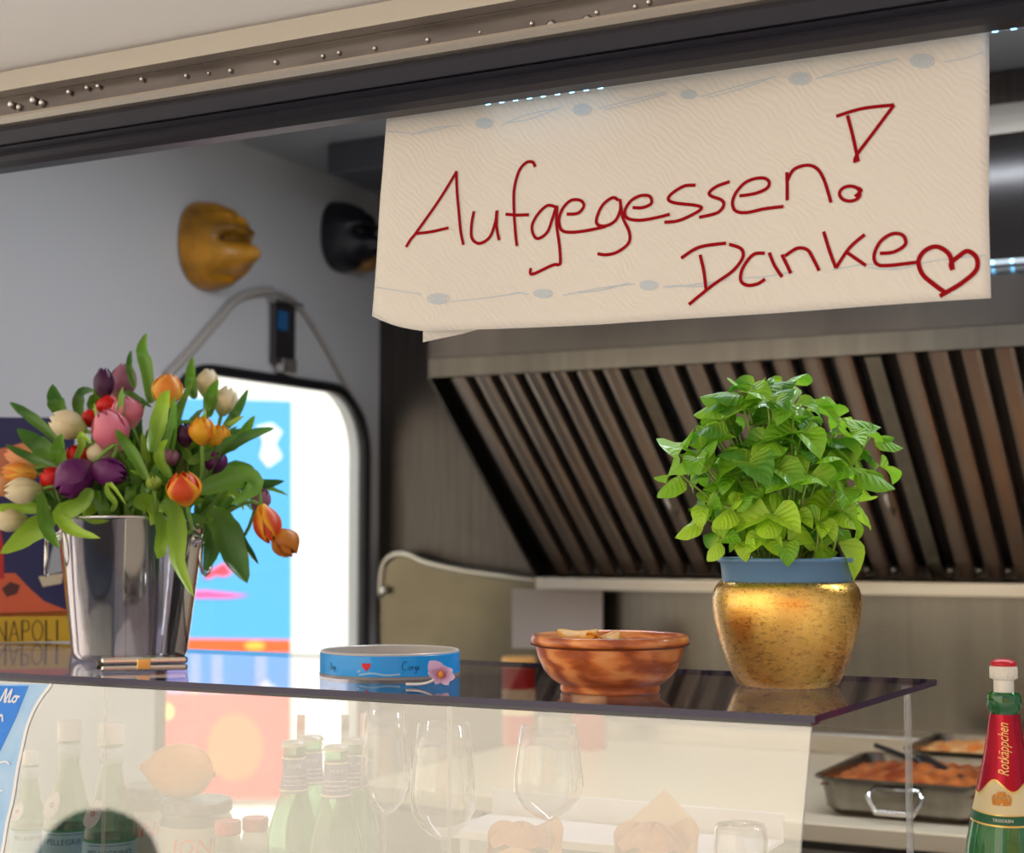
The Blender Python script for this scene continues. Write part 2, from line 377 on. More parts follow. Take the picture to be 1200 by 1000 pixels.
flat('pink_streak', [(215,694),(240,692),(275,696),(292,698),(270,701),(225,701)], XB, (240, 80, 150), ban, .003)
flat('red_flame', [(238,676),(248,668),(262,660),(272,672),(262,676),(252,674),(244,679)], XB, (250, 60, 80), ban, .003)
pk = thing('poster', (XB, P(265, 870, X=XB).y, P(265, 930, X=XB).z), 'pink poster with an orange disc below the blue banner', 'poster')
flat('pink_field', [(184,812),(341,812),(341,936),(184,936)], XB, (226, 46, 44), pk)
flat('orange_disc', ell(275, 876, 33, 40), XB, (240, 104, 36), pk, .003)
flat('yellow_spot', ell(194, 834, 9, 10), XB, (255, 220, 110), pk, .003)

# ------------------------------------------------------------------ back wall: hood, cabinet, ledges, counter
hx0 = -1.63; hy0 = 2.77; hz0 = CZ+.325; hx1 = 1.2
ft, fb = Vector((0, hy0+.02, hz0)), Vector((0, YB-.06, CZ-.085))
hood = thing('extractor_hood', (0, YB, CZ-.1), 'long stainless extractor hood over the cooking line with slanted filters', 'extractor hood')
MB().prism([(hx0, hy0, hz0+.04), (hx0, hy0, hz0+.125), (hx0, hy0+.05, hz0+.15), (hx0, YB, hz0+.15), (hx0, YB, hz0+.10), (hx0, hy0+.03, hz0+.10), (hx0, hy0+.03, hz0+.04)], (hx1-hx0, 0, 0)).build('front_panel', M['hoodface'], hood, smooth=False)
MB().prism([(hx0, hy0-.006, hz0), (hx0, hy0-.006, hz0+.038), (hx0, hy0+.04, hz0+.038), (hx0, hy0+.04, hz0)], (hx1-hx0, 0, 0)).build('front_lip', M['steel'], hood, smooth=False)
MB().prism([(hx0, YB-.10, CZ-.118), (hx0, YB-.10, CZ-.092), (hx0, YB, CZ-.085), (hx0, YB, CZ-.118)], (hx1-hx0, 0, 0)).build('grease_gutter', M['steel_light'], hood, smooth=False)
MB().prism([(hx0-.008, hy0, hz0), (hx0-.008, hy0, hz0+.125), (hx0-.008, YB, hz0+.15), (hx0-.008, YB, CZ-.10), (hx0-.008, YB-.08, CZ-.10)], (.008, 0, 0)).build('side_panel', M['steel_dark'], hood, smooth=False)
dv = fb-ft; nv_ = Vector((0, dv.z, -dv.y)).normalized()
if nv_.z > 0: nv_ = -nv_                                     # faces down and outward
MB().prism([(hx0, *(ft-nv_*.035)[1:]), (hx0, *(fb-nv_*.035)[1:]), (hx0, *(fb-nv_*.045)[1:]), (hx0, *(ft-nv_*.045)[1:])], (hx1-hx0, 0, 0)).build('filter_backing', M['black'], hood, smooth=False)
def baffle_mesh(wd):
    m = MB(); a = ft; b = fb; pr = [(-wd/2, -.022), (-wd/2+.002, -.003), (-wd/4, 0), (wd/4, 0), (wd/2-.002, -.003), (wd/2, -.022)]
    vs = [Vector((x, 0, 0)) + q + nv_*d for q in (Vector((0,0,0)), b-a) for x, d in pr]
    k = len(pr); m.add(vs, [(i, i+1, k+i+1, k+i) for i in range(k-1)] + [tuple(range(k-1, -1, -1)), tuple(range(k, 2*k))]); return m
bw = baffle_mesh(.036).mesh('baffle', M['baffle'], smooth=False)
x = hx0+.05; i = 0
while x < hx1-.04:
    if i % 8 == 7:
        MB().prism([(x-.014, *(ft+nv_*.004)[1:]), (x-.014, *(fb+nv_*.004)[1:]), (x-.014, *(fb-nv_*.025)[1:]), (x-.014, *(ft-nv_*.025)[1:])], (.028, 0, 0)).build('filter_frame', M['steel'], hood, smooth=False)
        ffr = hood.children[-1]; mid = ft + dv*.55 + nv_*.006
        hdl = MB(); q = Vector((x-.045, mid.y, mid.z)); d2 = dv.normalized()
        hdl.tube([q, q+nv_*.02, q+nv_*.02+d2*.06, q+d2*.06], .004, 6); hdl.build('filter_handle', M['chrome'], ffr)
    else:
        o = bpy.data.objects.new('baffle', bw); COL.objects.link(o); o.parent = hood; o.location = Vector((x, ft.y, ft.z)) - Vector(hood.location)
        if x > -1.0:
            pb = fb - dv.normalized()*.03 + nv_*.003; MB().lathe([(.006, 0), (.006, .003), (.002, .005)], (x-.028, pb.y-.004, pb.z), 8, cap=(True, True)).build('drip_stud', M['chrome'], hood)
    x += .057; i += 1
# ledge with LED tape on top of the hood, dark splash panel and cabinet above
cab = thing('wall_cabinet', (0, YB, CZ+.5), 'dark glazed wall cabinet above the hood, partly behind the paper sign', 'cabinet')
MB().box((-1.2, 2.98, CZ+.50), (1.2, YB, CZ+.865)).build('body', M['steel_dark'], cab, smooth=False)
MB().box((-1.2, 2.965, CZ+.745), (1.2, 2.98, CZ+.80)).build('light_strip', M['steel_light'], cab, smooth=False)
for k in range(4): MB().box((-1.195+k*.6, 2.968, CZ+.505), (-.605+k*.6, 2.98, CZ+.74)).build('door', mat('smoked_glass', (52, 48, 46), .12, .3), cab, smooth=False)
duct = MB().box((-1.95, 2.86, CZ+.80), (-1.205, YB, CZ+.868)).build('ceiling_duct', mat('duct_paint', (74, 76, 84), .5), off=(-1.95, 2.86, CZ+.8), smooth=False, bevel=.004); tag(duct, 'flat dark duct under the ceiling beside the left wall', 'duct')
def leds(pts, d, label, loc, z):
    t = thing('led_strip', loc, label, 'light strip', 'LED tapes'); t['group'] = None; del t['group']
    MB().box((pts[0][0]-.02, d[0], z-.0045), (pts[-1][0]+.02, d[1], z+.0045)).build('tape', M['ledtape'], t, smooth=False)
    me = MB().box((-.0025, -.0012, -.0025), (.0025, .0012, .0025)).mesh('diode', M['ledchip'], smooth=False)
    for p in pts:
        o = bpy.data.objects.new('diode', me); COL.objects.link(o); o.parent = t; o.location = Vector(p)-Vector(loc)
    return t
zl = hz0+.155
leds([(-1.55+.0333*k, hy0+.044, zl) for k in range(62)], (hy0+.045, hy0+.048), 'lit LED strip along the top edge of the hood', (-.5, hy0+.05, zl), zl)
zl2 = CZ+zb+.0058
leds([(-1.05+.0167*k, 1.4795, zl2-.0035) for k in range(70) if 14 < k < 24 or k > 46], (1.481, 1.484), 'lit LED strip behind the rubber lip above the paper sign', (-.5, 1.482, zl2), zl2)
fill = thing('added_fill', (-.4, 2.25, ZC), 'unseen white lamp on the truck ceiling', 'fill')  # added out of view to brighten the truck interior
MB().box((-1.5, 2.2, ZC-.03), (.7, 2.3, ZC)).build('housing', M['alu2'], fill, smooth=False, bevel=.004)
MB().box((-1.48, 2.21, ZC-.034), (.68, 2.29, ZC-.030)).build('diffuser', mat('added_fill_diffuser', (226, 236, 255), .5, emit=6), fill, smooth=False)
al = bpy.data.lights.new('added_fill', 'AREA'); al.shape = 'RECTANGLE'; al.size = 2.1; al.size_y = .08; al.energy = 17; al.color = (.86, .92, 1.0)
ao = bpy.data.objects.new('added_fill_beam', al); COL.objects.link(ao); ao.location = (-.4, 2.25, ZC-.04)
# round-shouldered splash guard on the back wall
gp = [(446,790),(446,700),(448,668),(455,655),(468,649),(482,651),(500,659),(540,668),(590,675),(632,681),(632,790)]
YG = 3.30
gpts = [P(a, b, Y=YG) for a, b in gp]
sg = thing('splash_guard', (gpts[0].x, YG, gpts[0].z), 'steel splash guard with a rounded shoulder, left of the hood', 'splash guard')
MB().prism(gpts, (0, .006, 0)).build('sheet', mat('warm_steel', (122, 112, 92), .33, 1, c2=(106, 97, 82), scale=5), sg, smooth=False)
MB().tube(spline([P(a, b, Y=YG) for a, b in gp[1:-1]], 4), .009, 8).build('rolled_edge', M['steel_light'], sg)
MB().lathe([(.011, 0), (.011, .003), (.006, .008)], P(450, 692, Y=YG-.012), 10, cap=(True, True), M=Matrix.Rotation(R(90), 4, 'X')).build('bolt', M['chrome'], sg)
pl = MB().prism([P(a, b, Y=3.28) for a, b in ((600,690),(706,693),(706,760),(600,760))], (0, .003, 0)).build('card', mat('grey_card', (150, 140, 136), .5), off=P(650, 760, Y=3.28), smooth=False)
tag(pl, 'grey card leaning on the back wall behind the wooden bowl', 'card')
# warm-lit lower wall plate
lw = MB().box((-1.62, YB-.012, CZ-.44), (1.2, YB-.001, CZ-.118)).build('backsplash', M['steel'], off=(0, YB, CZ-.44), smooth=False); tag(lw, 'brushed steel backsplash below the hood', 'backsplash')
CT = CZ-.447
wt = thing('back_counter', (0, 2.45, 0), 'steel back counter carrying the roasting pans', 'counter')
MB().box((-1.6, 2.45, CT-.03), (1.2, YB, CT)).build('worktop', mat('pale_steel_top', (222, 208, 182), .35, .25), wt, smooth=False, bevel=.003)  # top is paler and less metallic than the other steel
MB().box((-1.6, 2.47, CT-.045), (1.2, 2.5, CT-.031)).build('front_rail', M['steel_dark'], wt, smooth=False)
MB().box((-1.6, 2.48, .08), (1.2, YB, CT-.046)).build('base', M['steel_light'], wt, smooth=False)
MB().box((-1.62, 3.24, CT), (1.2, YB-.013, CT+.042)).build('upstand', M['steel_light'], wt, smooth=False, bevel=.004)

# pans with food
M['food'] = mat('tomato_ragu', (126, 50, 22), .4, c2=(196, 112, 50), scale=28, bump=1.0, coat=.4)
M['food2'] = mat('pasta_bake', (222, 120, 44), .4, c2=(238, 196, 130), scale=34, bump=1.0)
def pan(px0, px1, y0, y1, h, label, fm, handle=True, group=None):
    z = CT; a = P(px0, 940, Y=y0).x; b = P(px1, 940, Y=y0).x
    r = thing('roasting_pan', ((a+b)/2, (y0+y1)/2, z), label, 'pan')
    def loop(i, zz, n=5):
        pts = []; rr = .03
        for (cx, cy, a0) in ((b-i-rr, y1-i-rr, 0), (a+i+rr, y1-i-rr, 90), (a+i+rr, y0+i+rr, 180), (b-i-rr, y0+i+rr, 270)):
            for k in range(n+1):
                q = R(a0+90*k/n); pts.append(Vector((cx+rr*math.cos(q), cy+rr*math.sin(q), zz)))
        return pts
    m = MB(); loops = [loop(.02, z), loop(.008, z+.012), loop(0, z+h), loop(-.008, z+h+.001), loop(-.008, z+h-.003), loop(.003, z+h-.004), loop(.011, z+.014), loop(.022, z+.003)]
    N = len(loops[0])
    for L in loops: m.v += L
    for i in range(len(loops)-1):
        for k in range(N): k2 = (k+1) % N; m.face((i*N+k, i*N+k2, (i+1)*N+k2, (i+1)*N+k))
    m.face(list(range(N-1, -1, -1))); m.face([(len(loops)-1)*N+k for k in range(N)])
    m.build('body', M['steel'], r, smooth=True, sharp=40)
    if handle:
        cx = (a+b)/2+.0; pts = [(cx-.035, y0-.004, z+h-.012), (cx-.043, y0-.02, z+h-.022), (cx-.03, y0-.026, z+.016), (cx+.03, y0-.026, z+.016), (cx+.043, y0-.02, z+h-.022), (cx+.035, y0-.004, z+h-.012), (cx-.035, y0-.004, z+h-.012)]
        MB().tube(pts, .0042, 8).build('handle', M['chrome'], r)
    fd = MB().grid(lambda u, v: (a+.004+(b-a-.008)*u, y0+.004+(y1-y0-.008)*v, z+h-.014+.020*math.sin(math.pi*u)*math.sin(math.pi*v)+.006*math.sin(u*31+v*9)*math.sin(v*27+2*u)), 26, 26).build('food_in_pan', fm, off=((a+b)/2, (y0+y1)/2, z+h-.01))
    tag(fd, 'tomato ragu filling the pan behind the clear rod' if handle else 'orange pasta bake in the far pan', 'food'); fd['kind'] = 'stuff'
    return r
pan(957, 1152, 2.52, 2.84, .062, 'steel roasting pan with a drop handle on the back counter', M['food'])
pan(1062, 1330, 2.93, 3.2, .06, 'second roasting pan behind the red-necked bottle', M['food2'], False)
tg = thing('serving_tongs', P(1085, 905, Y=2.7), 'black serving tongs lying across the ragu pan', 'tongs')
tp = mat('black_nylon', (24, 24, 28), .4)
def flatarm(pts, wds, y, nm):
    ps = [P(a, b, Y=yy) for (a, b), yy in zip(pts, y)]; m = MB()
    m.tube(spline(ps, 4), .005, 6) if nm == 'handle' else m.prism([P(a, b, Y=yy) for (a, b), yy in zip(pts, y)], (0, .006, .004))
    m.build(nm, tp, tg, smooth=False)
flatarm([(1026,874),(1048,882),(1075,893)], 0, [2.78, 2.75, 2.72], 'handle')
flatarm([(1072,888),(1088,890),(1150,926),(1118,922),(1085,905)], 0, [2.72, 2.72, 2.6, 2.6, 2.7], 'blade')
# blurred tins on the back counter behind the bowl
for (px, py, c, lb) in ((608, 772, (196, 44, 30), 'red tin with a yellow lid left of the wooden bowl, at the back'), (690, 745, (176, 60, 26), 'rust-red tin behind the wooden bowl')):
    p = P(px, py, Y=3.08); q = Vector((p.x, 3.08, CT)); t = thing('food_tin', q, lb, 'tin'); h = p.z-CT
    MB().lathe([(.036, 0), (.036, h*.97), (.033, h)], q, 20, cap=(True, True)).build('can', mat('tin_red', c, .35), t, sharp=40)
    MB().lathe([(.0365, h*.90), (.0375, h*.92), (.0375, h), (.034, h+.004)], q, 20, cap=(False, True)).build('lid', mat('tin_lid', (226, 168, 96), .4), t, sharp=40)
    MB().lathe([(.0368, h*.35), (.0368, h*.65)], q, 20).build('label_band', mat('tin_band', (235, 205, 150), .5), t)

# ------------------------------------------------------------------ left wall things: masks, cable, latch
def mask(py_c, px_c, col, sc_, label, nosecol=None, seed=0):
    c = P(px_c, py_c, X=XL); c.x = XL+.004
    t = thing('face_mask', c, label, 'mask')
    def h(u, v):                               # u across (-1..1), v up (-1..1) -> depth
        r2 = min(1, u*u+v*v); d = .078*(1-r2**1.6)**.55; k = (1-r2)**.4
        e = lambda cu, cv, su, sv: math.exp(-((u-cu)/su)**2-((v-cv)/sv)**2)
        d += k*(.012*e(0, .27, .55, .18)+.008*e(0,.2,.2,.07) - .012*e(0, .06, .5, .07) + .050*e(0, -.24, .28, .25) + .020*e(0, -.46, .20, .14) + .016*e(.5, -.35, .28, .3)+.016*e(-.5, -.35, .28, .3)
             - .018*e(.40, .06, .16, .08) - .018*e(-.40, .06, .16, .08) + .012*e(.42, .27, .3, .07)+.012*e(-.42, .27, .3, .07)
             + .004*math.sin(v*34)*max(0, min(1, (v-.35)*4)) - .018*e(0, -.72, .5, .07) + .012*e(.25, .5, .12, .12) + .012*e(-.25, .55, .12, .12))
        return d
    W, H = .085*sc_, .088*sc_
    def fn(u, v):
        a = 2*math.pi*u; r = v; uu, vv = r*math.cos(a), r*math.sin(a)
        sq = 1-.03*math.cos(4*a)
        return (c.x+h(uu, vv)*sc_, c.y+uu*W*sq, c.z+vv*H*sq)
    MB().grid(fn, 64, 26).build('face', mat('mask_skin', col, .45, c2=[int(q*.62) for q in col], scale=16, bump=.3, coat=.15), t)
    for s in (-1, 1):
        e = Vector((c.x+(h(.4*s, .05)+.002)*sc_, c.y+.4*s*W, c.z+.05*H))
        MB().lathe([(.001, .005), (.008, .004), (.012, 0), (.012, -.010)], e, 12, M=Matrix.Rotation(R(90), 4, 'Y') @ Matrix.Diagonal((.7, 1.2, 1, 1))).build('eye', mat('mask_eye', (58, 44, 52), .3), t)
    if nosecol:
        e = Vector((c.x+.035*sc_, c.y+.05, c.z-.03))
        MB().lathe([(.001, -.05), (.028, -.045), (.036, -.02), (.034, .03), (.02, .05), (.001, .055)], e, 14).build('chin', mat('mask_chin', nosecol, .5), t)
mask(289, 240, (214, 146, 22), 1.1, 'ochre-yellow wrinkled mask with a hooked nose on the end wall')
mask(279, 397, (30, 31, 42), 1.0, 'black mask on the end wall, half behind the paper sign', (150, 108, 60))
cb = MB().tube(spline([P(a, b, X=XL+.012) for a, b in ((196,440),(225,410),(255,375),(278,350),(300,342),(322,342),(345,352),(365,378),(385,412),(405,450),(425,485))], 6), [.010]*30+[.0035]*31, 8)
tag(cb.build('wall_cable', mat('cable_grey', (176, 170, 162), .5), off=P(300, 342, X=XL)), 'grey cable looping over the wall above the window', 'cable')
lt = thing('window_latch', P(324, 428, X=XL), 'chrome latch hanging above the black window seal', 'latch')
def lbox(x0, y0, x1, y1, d0, d1, nm, m):
    a, b = P(x0, y0, X=XL), P(x1, y1, X=XL)
    MB().box((XL+d0, min(a.y, b.y), min(a.z, b.z)), (XL+d1, max(a.y, b.y), max(a.z, b.z))).build(nm, m, lt, smooth=False, bevel=.003)
lbox(315, 354, 338, 430, .002, .02, 'arm', mat('latch_steel', (96, 94, 96), .25, 1)); lbox(311, 350, 344, 362, .002, .03, 'hook', M['chrome']); lbox(317, 364, 328, 390, .02, .024, 'led_glint', mat('blue_led_glint', (60, 140, 215), .1, .8)); lbox(319, 420, 334, 440, .01, .035, 'clasp', M['chrome'])  # the blue plate paints an LED reflection onto the latch

# ------------------------------------------------------------------ serving counter, acrylic display shelf, front glass
ZT = CZ-.161; TH = .0065; SC = CZ-.465           # shelf top, thickness, serving counter
sct = thing('serving_counter', (-.5, 1.5, SC), 'pale serving counter under the clear display shelf', 'counter')
MB().box((-1.97, 1.18, SC-.03), (.94, 1.98, SC)).build('worktop', mat('counter_laminate', (206, 200, 190), .35), sct, smooth=False, bevel=.004)
MB().box((-1.97, 1.53, .02), (.94, 1.95, SC-.031)).build('base', mat('counter_base', (190, 188, 184), .5), sct, smooth=False)
fc = P(955, 839, Z=ZT); bc = P(1098, 796.5, Z=ZT); fl = P(-260, 783, Z=ZT)
yf = P(0, 795, Z=ZT).y
A_, B_ = Vector((fc.x, fc.y, ZT)), Vector((bc.x, bc.y, ZT))
C_, D_ = Vector((-1.9, bc.y, ZT)), Vector((-1.9, fc.y, ZT))
print('shelf', A_, B_, yf)
shelf = thing('display_shelf', (fc.x, fc.y, ZT-TH), 'clear violet-edged acrylic shelf carrying bouquet, ring, bowl and basil', 'shelf')
sm = MB(); dn = Vector((0, 0, -TH)); vs = [A_, B_, C_, D_]; sm.v = vs + [v+dn for v in vs]
sm.face((0, 1, 2, 3)); sm.cur = 0; sm.face((7, 6, 5, 4)); sm.cur = 1
for i in range(4): j = (i+1) % 4; sm.face((i, 4+i, 4+j, j))
sm.build('sheet', [M['shelf'], M['edge']], shelf, smooth=False)
MB().prism([D_+dn+Vector((0,.001,0)), A_+dn+Vector((-.004,.001,0)), A_+dn+Vector((-.004,.028,0)), D_+dn+Vector((0,.028,0))], (0,0,-.0035)).build('dark_flange', mat('dark_flange', (44, 42, 52), .2, coat=.3), shelf, smooth=False)
# front glass, leaning out towards its foot
gt = Vector((A_.x-.004, A_.y+.001, ZT-TH-.004)); foot = P(945, 993, Y=A_.y-.032); kx = (A_.y-.032-A_.y)/(foot.z-gt.z)
gb = Vector((gt.x-.004, gt.y-(gt.z-SC)*abs(kx), SC))
fgl = thing('front_glass', ((gt.x+gb.x)/2-.7, gb.y, SC), 'leaning front glass of the display, mirroring the bright square', 'glass panel')
LX = -1.88
sm = MB(); q = [Vector((LX, gt.y, gt.z)), gt, gb, Vector((LX, gb.y, gb.z))]; nb = Vector((0, .004, 0))
sm.v = q+[p+nb for p in q]; sm.face((0, 3, 2, 1)); sm.face((4, 5, 6, 7)); sm.cur = 1
for i in range(4): j = (i+1) % 4; sm.face((i, j, 4+j, 4+i))
sm.build('pane', [M['screen'], M['edge_light']], fgl, smooth=False)
# sticker on the glass at the far left
gn = Vector((0, -(gt.z-gb.z), -(gb.y-gt.y))).normalized()
def G(px, py, off=.0006): return P(px, py, plane=(gt+gn*off, gn))
st = thing('glass_sticker', G(0, 900), 'blue sticker with a curved white border on the front glass', 'sticker')
cur = [(60,802),(45,822),(33,847),(26,875),(20,903),(15,935),(8,965),(3,995),(-2,1020)]
def gpoly(nm, pts, off, m): MB().prism([G(a, b, off) for a, b in pts], -gn*.0005).build(nm, m, st, smooth=False)
gpoly('light_blue_field', [(-130,800)]+cur+[(-130,1020)], .0006, mat('sticker_light', (160, 205, 245), .4, c2=(190, 222, 250), scale=20))
gpoly('blue_field', [(-129,803),(33,804),(18,842),(0,880),(-25,930),(-129,1000)], .0012, mat('sticker_blue', (0, 130, 236), .4))
MB().strip(spline([G(a, b, .0009) for a, b in cur], 4), .0045, lambda t: t.cross(gn).normalized()).build('white_border', mat('sticker_white', (246, 246, 244), .5), st, smooth=False)
lt_ = MB()
def stroke(mb, pts, wd, mapf, side_n, n=5):
    ps = [mapf(p.x, p.y) for p in spline([xz(q) for q in pts], n)]
    mb.strip(ps, wd, lambda t: t.cross(side_n).normalized())
for ps in ([(-9,821),(-3,815),(-1,811)],[(0,822),(5,812),(8,808),(5,822),(8,822)],[(6,821),(12,811),(14,809),(10,822),(13,822)],[(17,816),(14,821),(17,823),(20,818),(17,816),(23,817)],[(-2,842),(2,838),(3,846)],[(-1,928),(3,926)],[(-6,895),(6,893),(11,896)]):
    stroke(lt_, ps, .0024, lambda a, b: G(a, b, .002), gn)
lt_.build('lettering', mat('sticker_ink', (240, 246, 250), .5), st, smooth=False)
# clear rods that carry the shelf
for (px, py, lb) in ((1063.5, 815, 'clear rod under the back right corner of the shelf'), (527, 826, 'clear rod under the shelf behind the second wine glass'), (124, 805, 'clear rod under the shelf behind the white-capped bottles')):
    y = bc.y-.02 if px > 1000 else A_.y+.05
    p = P(px, py, Y=y); q = Vector((p.x, y, SC)); hh = ZT-TH-SC
    t = thing('shelf_rod', q, lb, 'rod')
    rr = .0042 if px > 1000 else .0022
    MB().lathe([(rr, 0), (rr, hh-.006)], q, 12, cap=(True, False)).build('rod', M['rod'], t)
    MB().lathe([(rr, hh-.006), (rr*1.7, hh-.004), (rr*1.7, hh-.0005)], q, 12, cap=(False, True)).build('cap', mat('clear_cap', (226, 220, 210), .15), t, sharp=30)

# ------------------------------------------------------------------ paper sign
YS = 1.50
paper = NT('kitchen_paper'); pk_ = paper; tcn = paper.n('TexCoord'); wv = paper.n('TexWave', Scale=70, Distortion=14, Detail=2); wv.bands_direction = 'DIAGONAL'
wv.inputs['Detail Scale'].default_value = .35
paper.l(tcn.outputs['Object'], wv.inputs['Vector']); bp = paper.n('Bump', Strength=.35, Distance=.0008); paper.l(wv.outputs['Fac'], bp.inputs['Height']); paper.l(bp.outputs[0], paper.b.inputs['Normal'])
paper.b.inputs['Base Color'].default_value = lin((226, 220, 211)); paper.b.inputs['Roughness'].default_value = .95
M['paper'] = paper.m
def wave(x, z):
    return .0035*math.sin(x*9+1)+.002*math.sin(x*23+z*8)+.0012*math.sin(z*30+x*4)
def S(px, py, off=0.0):
    p = P(px, py, Y=YS); return Vector((p.x, YS+wave(p.x, p.z)-off, p.z))
def lerp(a, b, t): return a+(b-a)*t
def edge_pt(pts, t):
    L = [0]
    for a, b in zip(pts, pts[1:]): L.append(L[-1]+math.hypot(b[0]-a[0], b[1]-a[1]))
    d = t*L[-1]
    for i in range(len(pts)-1):
        if d <= L[i+1]+1e-9:
            k = (d-L[i])/(L[i+1]-L[i]); return (lerp(pts[i][0], pts[i+1][0], k), lerp(pts[i][1], pts[i+1][1], k))
    return pts[-1]
top = [(456,117),(800,70),(1155,22)]; bot = [(438,371),(455,379),(475,385),(500,389),(700,380),(900,367),(1162,350)]
lef = [(456,117),(452,200),(445,290),(438,371)]; rig = [(1155,22),(1158,180),(1162,350)]
def coons(u, v):
    T, B = edge_pt(top, u), edge_pt(bot, u); L, Q = edge_pt(lef, v), edge_pt(rig, v)
    f = lambda i: (1-v)*T[i]+v*B[i]+(1-u)*L[i]+u*Q[i]-((1-u)*(1-v)*top[0][i]+u*(1-v)*top[-1][i]+(1-u)*v*bot[0][i]+u*v*bot[-1][i])
    return f(0), f(1)
sign = thing('paper_sign', S(800, 22), 'white kitchen-paper sign with red handwriting hanging from the rail', 'sign')
MB().grid(lambda u, v: S(*coons(u, v)), 60, 24).build('paper_sheet', M['paper'], sign, solid=.0006)
MB().grid(lambda u, v: S(lerp(495, 1158, u), lerp(lerp(130, 34, u), [401, 396, 391, 384, 372, 360, 349][min(6, int(u*30))] if u < .2 else lerp(386, 349, u), v), -.006), 30, 6).build('rear_sheet', M['paper'], sign, solid=.0006, label='second layer of paper peeping out below')
for cx in (520, 1090):
    p = S(cx, 130 if cx < 800 else 45, -.002)
c4 = lambda x, y: (420+x*380/1152, 90+y*.33); c5 = lambda x, y: (780+x*.35, 90+y*.35)
NS = Vector((0, -1, 0))
W4 = [[(178,608),(195,580),(215,555),(290,445),(345,350),(350,343),(353,400),(360,480),(366,550),(375,598)],[(215,560),(270,552),(325,538)],
 [(412,478),(403,530),(405,575),(430,592),(465,570),(485,520),(492,475),(490,530),(498,580)],
 [(628,320),(618,303),(595,305),(570,335),(553,400),(552,480),(555,540),(560,600)],[(522,488),(560,491),(605,490)],
 [(700,462),(670,458),(635,490),(615,530),(622,565),(640,573),(670,550),(690,500),(705,460),(703,520),(712,600),(714,655),(708,666),(685,668),(612,700),(608,678)],
 [(740,488),(780,485),(802,460),(790,440),(755,440),(725,470),(712,510),(722,545),(760,552),(820,545),(880,532)],
 [(925,440),(905,430),(870,455),(848,500),(850,525),(880,530),(915,510),(932,470),(930,435),(940,500),(962,550),(960,590),(920,622),(880,632),(848,628)],
 [(975,465),(1010,465),(1040,450),(1035,425),(1005,422),(970,440),(948,475),(955,502),(1000,510),(1060,500),(1105,488)]]
W5 = [[(98,362),(60,365),(20,390),(8,410),(30,422),(100,430),(118,440),(90,460),(40,482),(-5,487)],[(212,350),(170,365),(145,385),(150,398),(185,412),(192,430),(170,455),(110,470)],
 [(245,398),(300,390),(340,372),(345,350),(320,338),(270,350),(235,385),(222,420),(232,448),(270,454),(330,442),(395,435)],[(407,320),(408,370),(408,415)],[(408,350),(430,312),(475,298),(510,310),(535,350),(558,424)],
 [(574,135),(660,110),(768,97)],[(768,97),(700,190),(645,265),(638,292)],[(612,132),(630,200),(650,288)],[(622+35*math.cos(k*.52), 395+25*math.sin(k*.52)) for k in range(13)],[(645,375),(660,385),(640,405),(655,395),(648,412)]]
D5 = [[(50,607),(110,570),(200,556)],[(113,595),(125,650),(132,710)],[(210,560),(250,575),(255,605),(220,650),(150,700),(75,762)],
 [(330,590),(290,595),(255,640),(248,680),(270,697),(305,692),(330,676)],[(345,588),(362,630),(388,670)],[(388,595),(405,630),(418,658)],[(398,600),(440,575),(475,580),(495,610),(515,650)],
 [(532,520),(550,580),(572,642)],[(672,532),(620,575),(572,642)],[(610,590),(675,635)],[(722,595),(770,590),(808,565),(800,535),(765,530),(725,555),(703,600),(712,630),(750,635),(845,625)]]
H5 = [[(965,650),(955,600),(915,573),(875,585),(852,620),(865,665),(905,700),(940,725)],[(965,650),(960,628),(985,605),(1015,587),(1045,610),(1043,650),(1000,690),(955,718),(922,738)]]
ink = mat('red_marker', (150, 2, 16), .8, spec=.15)
def word(nm, sets, wd, lb):
    mb = MB()
    for f, ss in sets:
        for s_ in ss: stroke(mb, [f(*p) for p in s_], wd, lambda a, b: S(a, b, .0012), NS, 6)
    mb.build(nm, ink, sign, smooth=False, label=lb)
for f, ss, groups, wd in ((c4, W4, ((0, 2), (2, 3), (3, 5), (5, 6), (6, 7), (7, 8), (8, 9)), .0034), (c5, W5, ((0, 1), (1, 2), (2, 3), (3, 5), (5, 10)), .0034), (c5, D5, ((0, 3), (3, 5), (5, 7), (7, 10), (10, 11)), .0035)):
    for a_, b_ in groups: word('handwritten_letter', [(f, ss[a_:b_])], wd, None)
word('heart_drawing', [(c5, H5)], .0044, 'red hand-drawn heart')
c2_ = lambda x, y: (400+x/3, y/3); c3_ = lambda x, y: (800+x/3, y/3)
pbm = mat('pale_blue_print', (196, 205, 211), .9, spec=.1); e_ = lambda cx, cy, rx, ry: [(cx+rx*math.cos(k*.4833), cy+ry*math.sin(k*.4833)) for k in range(14)]
def pst(f, pts, wd=.0012): stroke(pr, [f(*p) for p in pts], wd, lambda a, b: S(a, b, .0008), NS)
